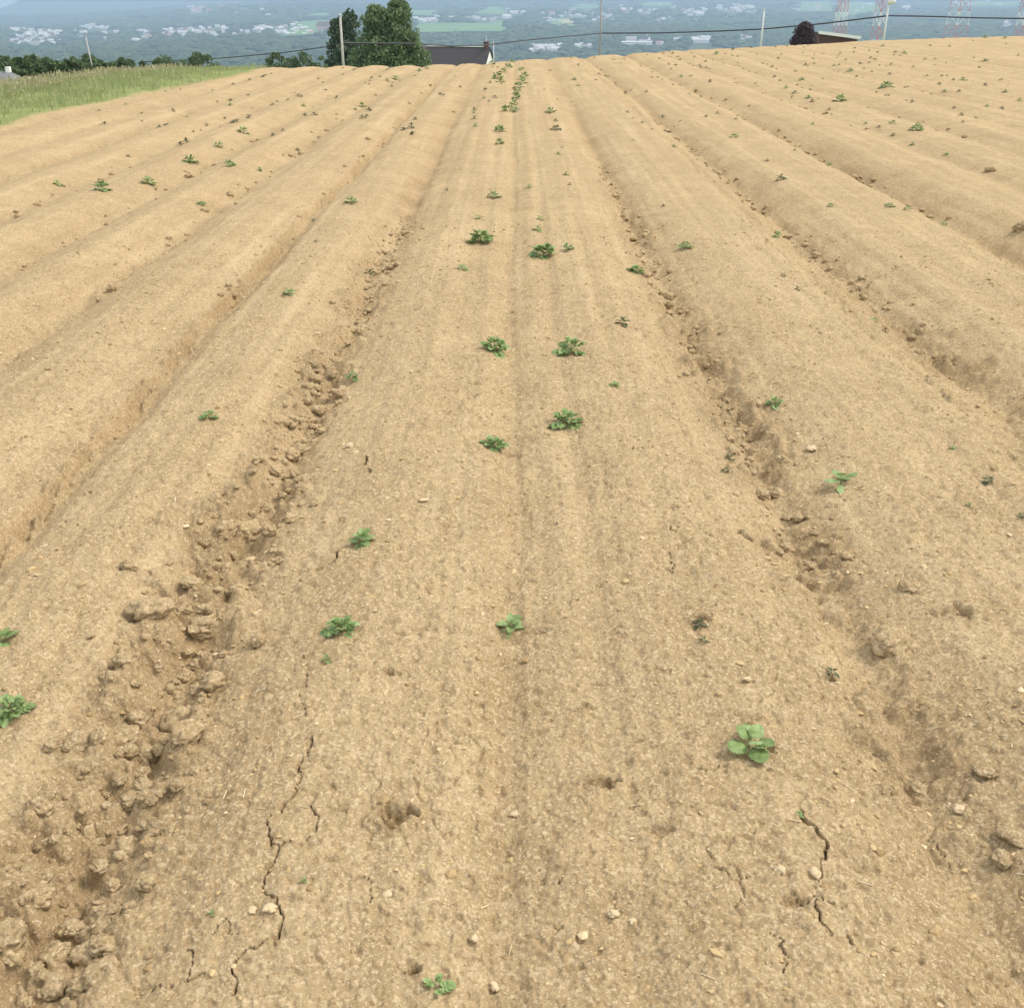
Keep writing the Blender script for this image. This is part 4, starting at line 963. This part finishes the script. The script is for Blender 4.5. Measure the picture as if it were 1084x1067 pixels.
HS.sort(key=lambda h: -h[2]); big = HS[:120]; rest = HS[120:]; random.shuffle(rest); HS = big + rest[:175]; extra = rest[175:]
hpix = []
for (px, py, s, pk) in HS:
    x, y, z = bank_pt(px, py); hpix.append((px, py))
    s *= .95 + .25 * y / 3500
    o = obj('distant_house', random.choice(HP if pk else HM), None, (x, y, z), (0, 0, random.uniform(-.6, .6)), (s, s, s))
    if px == 345: l, g_n = 'house with a salmon pink front just left of the dark evergreen', None
    elif px < 335: l, g_n = 'tiny pale house in the hazy village far off at the left', 'houses of the far left village'
    elif py > 36: l, g_n = 'tiny white building at the foot of the far slope just above the field crest', 'buildings at the foot of the far slope'
    else: l, g_n = 'tiny pale house scattered on the wooded far slope right of the trees', 'houses on the far slope'
    tag(o, l, 'house', g_n)
VV, FF, MI, o_ = [], [], [], 0
for (px, py, s, pk) in extra:
    x, y, z = bank_pt(px, py); hpix.append((px, py)); s *= .9 + .25 * y / 3500; m_ = HM[0]; t = random.uniform(-.6, .6)
    for v in m_.vertices: VV.append((x + (v.co.x * math.cos(t) - v.co.y * math.sin(t)) * s, y + (v.co.x * math.sin(t) + v.co.y * math.cos(t)) * s, z + v.co.z * s))
    for p in m_.polygons: FF.append(tuple(i + o_ for i in p.vertices)); MI.append(p.material_index)
    o_ += len(m_.vertices)
me = bpy.data.meshes.new('village_houses'); me.from_pydata(VV, [], FF); me.materials.append(m_white); me.materials.append(m_lroof); me.polygons.foreach_set('material_index', MI)
tag(obj('village_houses', me), 'remaining specks of houses spread over the far slope', 'houses', kind='stuff')
for (x0, x1, py, hh, lab) in [(658, 690, 47.5, 6.5, 'long white warehouse at the foot of the far slope, right of the thin grey pole'), (733, 750, 46, 9, 'shorter bright white warehouse left of the white thin pole')]:
    a = bank_pt(x0, py); b_ = bank_pt(x1, py); D = (a[1] + b_[1]) / 2; p = at((x0 + x1) / 2, py, D); W_ = at(x1, py, D).x - at(x0, py, D).x
    e = empty('warehouse', (p.x, D, p.z)); tag(e, lab, 'warehouse')
    mb = MB(); mb.box((-W_ / 2, -10, -8), (W_ / 2, 10, hh)); obj('wall', mb.mesh('wall', m_white), e)
    mb = MB(); mb.add([(-W_ / 2 - 1, -11, hh + .05), (W_ / 2 + 1, -11, hh + .05), (W_ / 2 + 1, 0, hh + 2.5), (-W_ / 2 - 1, 0, hh + 2.5), (W_ / 2 + 1, 11, hh + .05), (-W_ / 2 - 1, 11, hh + .05)], [(0, 1, 2, 3), (3, 2, 4, 5), (0, 3, 5), (1, 4, 2)]); obj('roof', mb.mesh('roof', m_lroof), e)
    for t in np.linspace(x0, x1, 8): hpix.append((t, py))
# forest
def inpoly(x, y, P):
    ins = np.ones_like(x, bool); s0 = None
    area = sum(P[i][0] * P[(i + 1) % 4][1] - P[(i + 1) % 4][0] * P[i][1] for i in range(4))
    for i in range(4):
        a, b_ = P[i], P[(i + 1) % 4]
        ins &= ((b_[0] - a[0]) * (y - a[1]) - (b_[1] - a[1]) * (x - a[0])) * np.sign(area) > 0
    return ins
fx, fy, fs_ = [], [], []
for (d0, d1, sp) in ((1650, 2600, 17), (2600, 4200, 26), (4200, 6500, 46), (6500, 9200, 70)):
    n = int(.5 * math.radians(64) * (d1 ** 2 - d0 ** 2) / sp ** 2 * 1.15)
    r = np.sqrt(rng.uniform(d0 ** 2, d1 ** 2, n)); a = np.radians(rng.uniform(-32, 32, n)); fx.append(r * np.sin(a)); fy.append(r * np.cos(a)); fs_.append(np.full(n, sp * .62))
fx, fy, fs_ = map(np.concatenate, (fx, fy, fs_))
fz = bankz(fx, fy); fs_ = fs_ * rng.uniform(.7, 1.35, len(fx))
keep = pn(fx / 330, fy / 500, 311) > -.62
for P in mask_polys: keep &= ~inpoly(fx, fy, P)
ppx, ppy = px_of(fx, fy, fz)
for (hx, hy) in hpix: keep &= ~((np.abs(ppx - hx) < 3.6) & (ppy - hy > -1.0) & (ppy - hy < 5.5))
for poly, k in MEAD:
    P = np.array(poly, float); keep &= ~((ppx > P[:, 0].min()) & (ppx < P[:, 0].max()) & (ppy > P[:, 1].max() - 1) & (ppy < P[:, 1].max() + 3))
fx, fy, fz, fs_ = fx[keep], fy[keep], fz[keep], fs_[keep]; n = len(fx)
V = ICO_V[None] * (1 + rng.uniform(-.28, .28, (n, 12, 1)))
ht = np.minimum(rng.uniform(9, 19, n), fs_ * 1.1)
P = V * np.stack([fs_, fs_, ht * .62], -1)[:, None, :]; P += np.stack([fx, fy, fz + ht * .35], -1)[:, None, :]
Fc = (ICO_F[None] + (np.arange(n) * 12)[:, None, None]).reshape(-1, 3)
tag(obj('far_forest', mesh_np('far_forest', P.reshape(-1, 3), Fc, [m_forest], smooth=False)), 'hazy blue green woods covering the far bank', 'forest', kind='stuff')
# distant mountain beyond the bank
Rm = np.linspace(9600, 12600, 40); Am = np.radians(np.linspace(-46, 46, 200)); RR, AA = np.meshgrid(Rm, Am, indexing='ij')
X = (RR * np.sin(AA)).ravel(); Y = (RR * np.cos(AA)).ravel(); az = np.degrees(AA.ravel())
top = np.interp(az, [-46, -30, -25.5, -24.4, -23.9, -23.5, -23.1, -22.3, -18, -10, 0, 10, 20, 46], [-200, -170, -140, -95, -62, -30, 8, 60, 120, 140, 150, 150, 140, 140])
Zm = -120 + (top + 120) * sstep(9600, 11200, RR.ravel()) + 14 * pn(X / 700, Y / 700, 321)
I = np.arange(X.size).reshape(len(Rm), len(Am)); Q = np.stack([I[:-1, :-1], I[:-1, 1:], I[1:, 1:], I[1:, :-1]], -1).reshape(-1, 4)[:, ::-1]
tag(obj('mountain', mesh_np('mountain', np.stack([X, Y, Zm], -1), Q, [m_mtn], smooth=True)), 'far blue mountain behind the wooded bank', kind='structure')

# ------------------------------------------------------------------ HAZE
m_haze = bpy.data.materials.new('haze'); m_haze.use_nodes = True; nt = m_haze.node_tree; nt.nodes.clear()
out = nt.nodes.new('ShaderNodeOutputMaterial'); pv = nt.nodes.new('ShaderNodeVolumePrincipled')
pv.inputs['Color'].default_value = (.55, .77, 1., 1); pv.inputs['Density'].default_value = 1.8e-4; pv.inputs['Anisotropy'].default_value = .1
nt.links.new(pv.outputs[0], out.inputs['Volume'])
mb = MB(); mb.box((-13000, -300, -320), (13000, 13500, 230)); tag(obj('haze', mb.mesh('haze', m_haze)), 'pale blue summer haze over the valley', 'haze', kind='stuff')

# ------------------------------------------------------------------ LIGHT
SUN_EL, SUN_AZ = math.radians(52), math.radians(80)      # azimuth from +Y (view direction) towards +X
w = bpy.data.worlds.new('World'); sc.world = w; w.use_nodes = True; nt = w.node_tree
bg = nt.nodes['Background']; sky = nt.nodes.new('ShaderNodeTexSky'); sky.sky_type = 'NISHITA'; sky.sun_disc = False
sky.sun_elevation = SUN_EL; sky.sun_rotation = SUN_AZ; sky.air_density = 1.0; sky.dust_density = 3.0; sky.ozone_density = 1.0
nt.links.new(mix(nt, sky.outputs[0], (6.6, 6.6, 6.5), .7), bg.inputs[0]); bg.inputs[1].default_value = .105   # thin white overcast
sun = bpy.data.lights.new('sun', 'SUN'); sun.energy = 1.4; sun.angle = math.radians(22); sun.color = (1, .93, .82)
so = bpy.data.objects.new('sun', sun); C.objects.link(so)
dv = Vector((math.sin(SUN_AZ) * math.cos(SUN_EL), math.cos(SUN_AZ) * math.cos(SUN_EL), math.sin(SUN_EL)))
so.rotation_euler = dv.to_track_quat('Z', 'Y').to_euler()
sc.view_settings.view_transform = 'Standard'; sc.view_settings.look = 'None'; sc.view_settings.gamma = 1; sc.view_settings.exposure = 1.06
sc.cycles.use_denoising = True
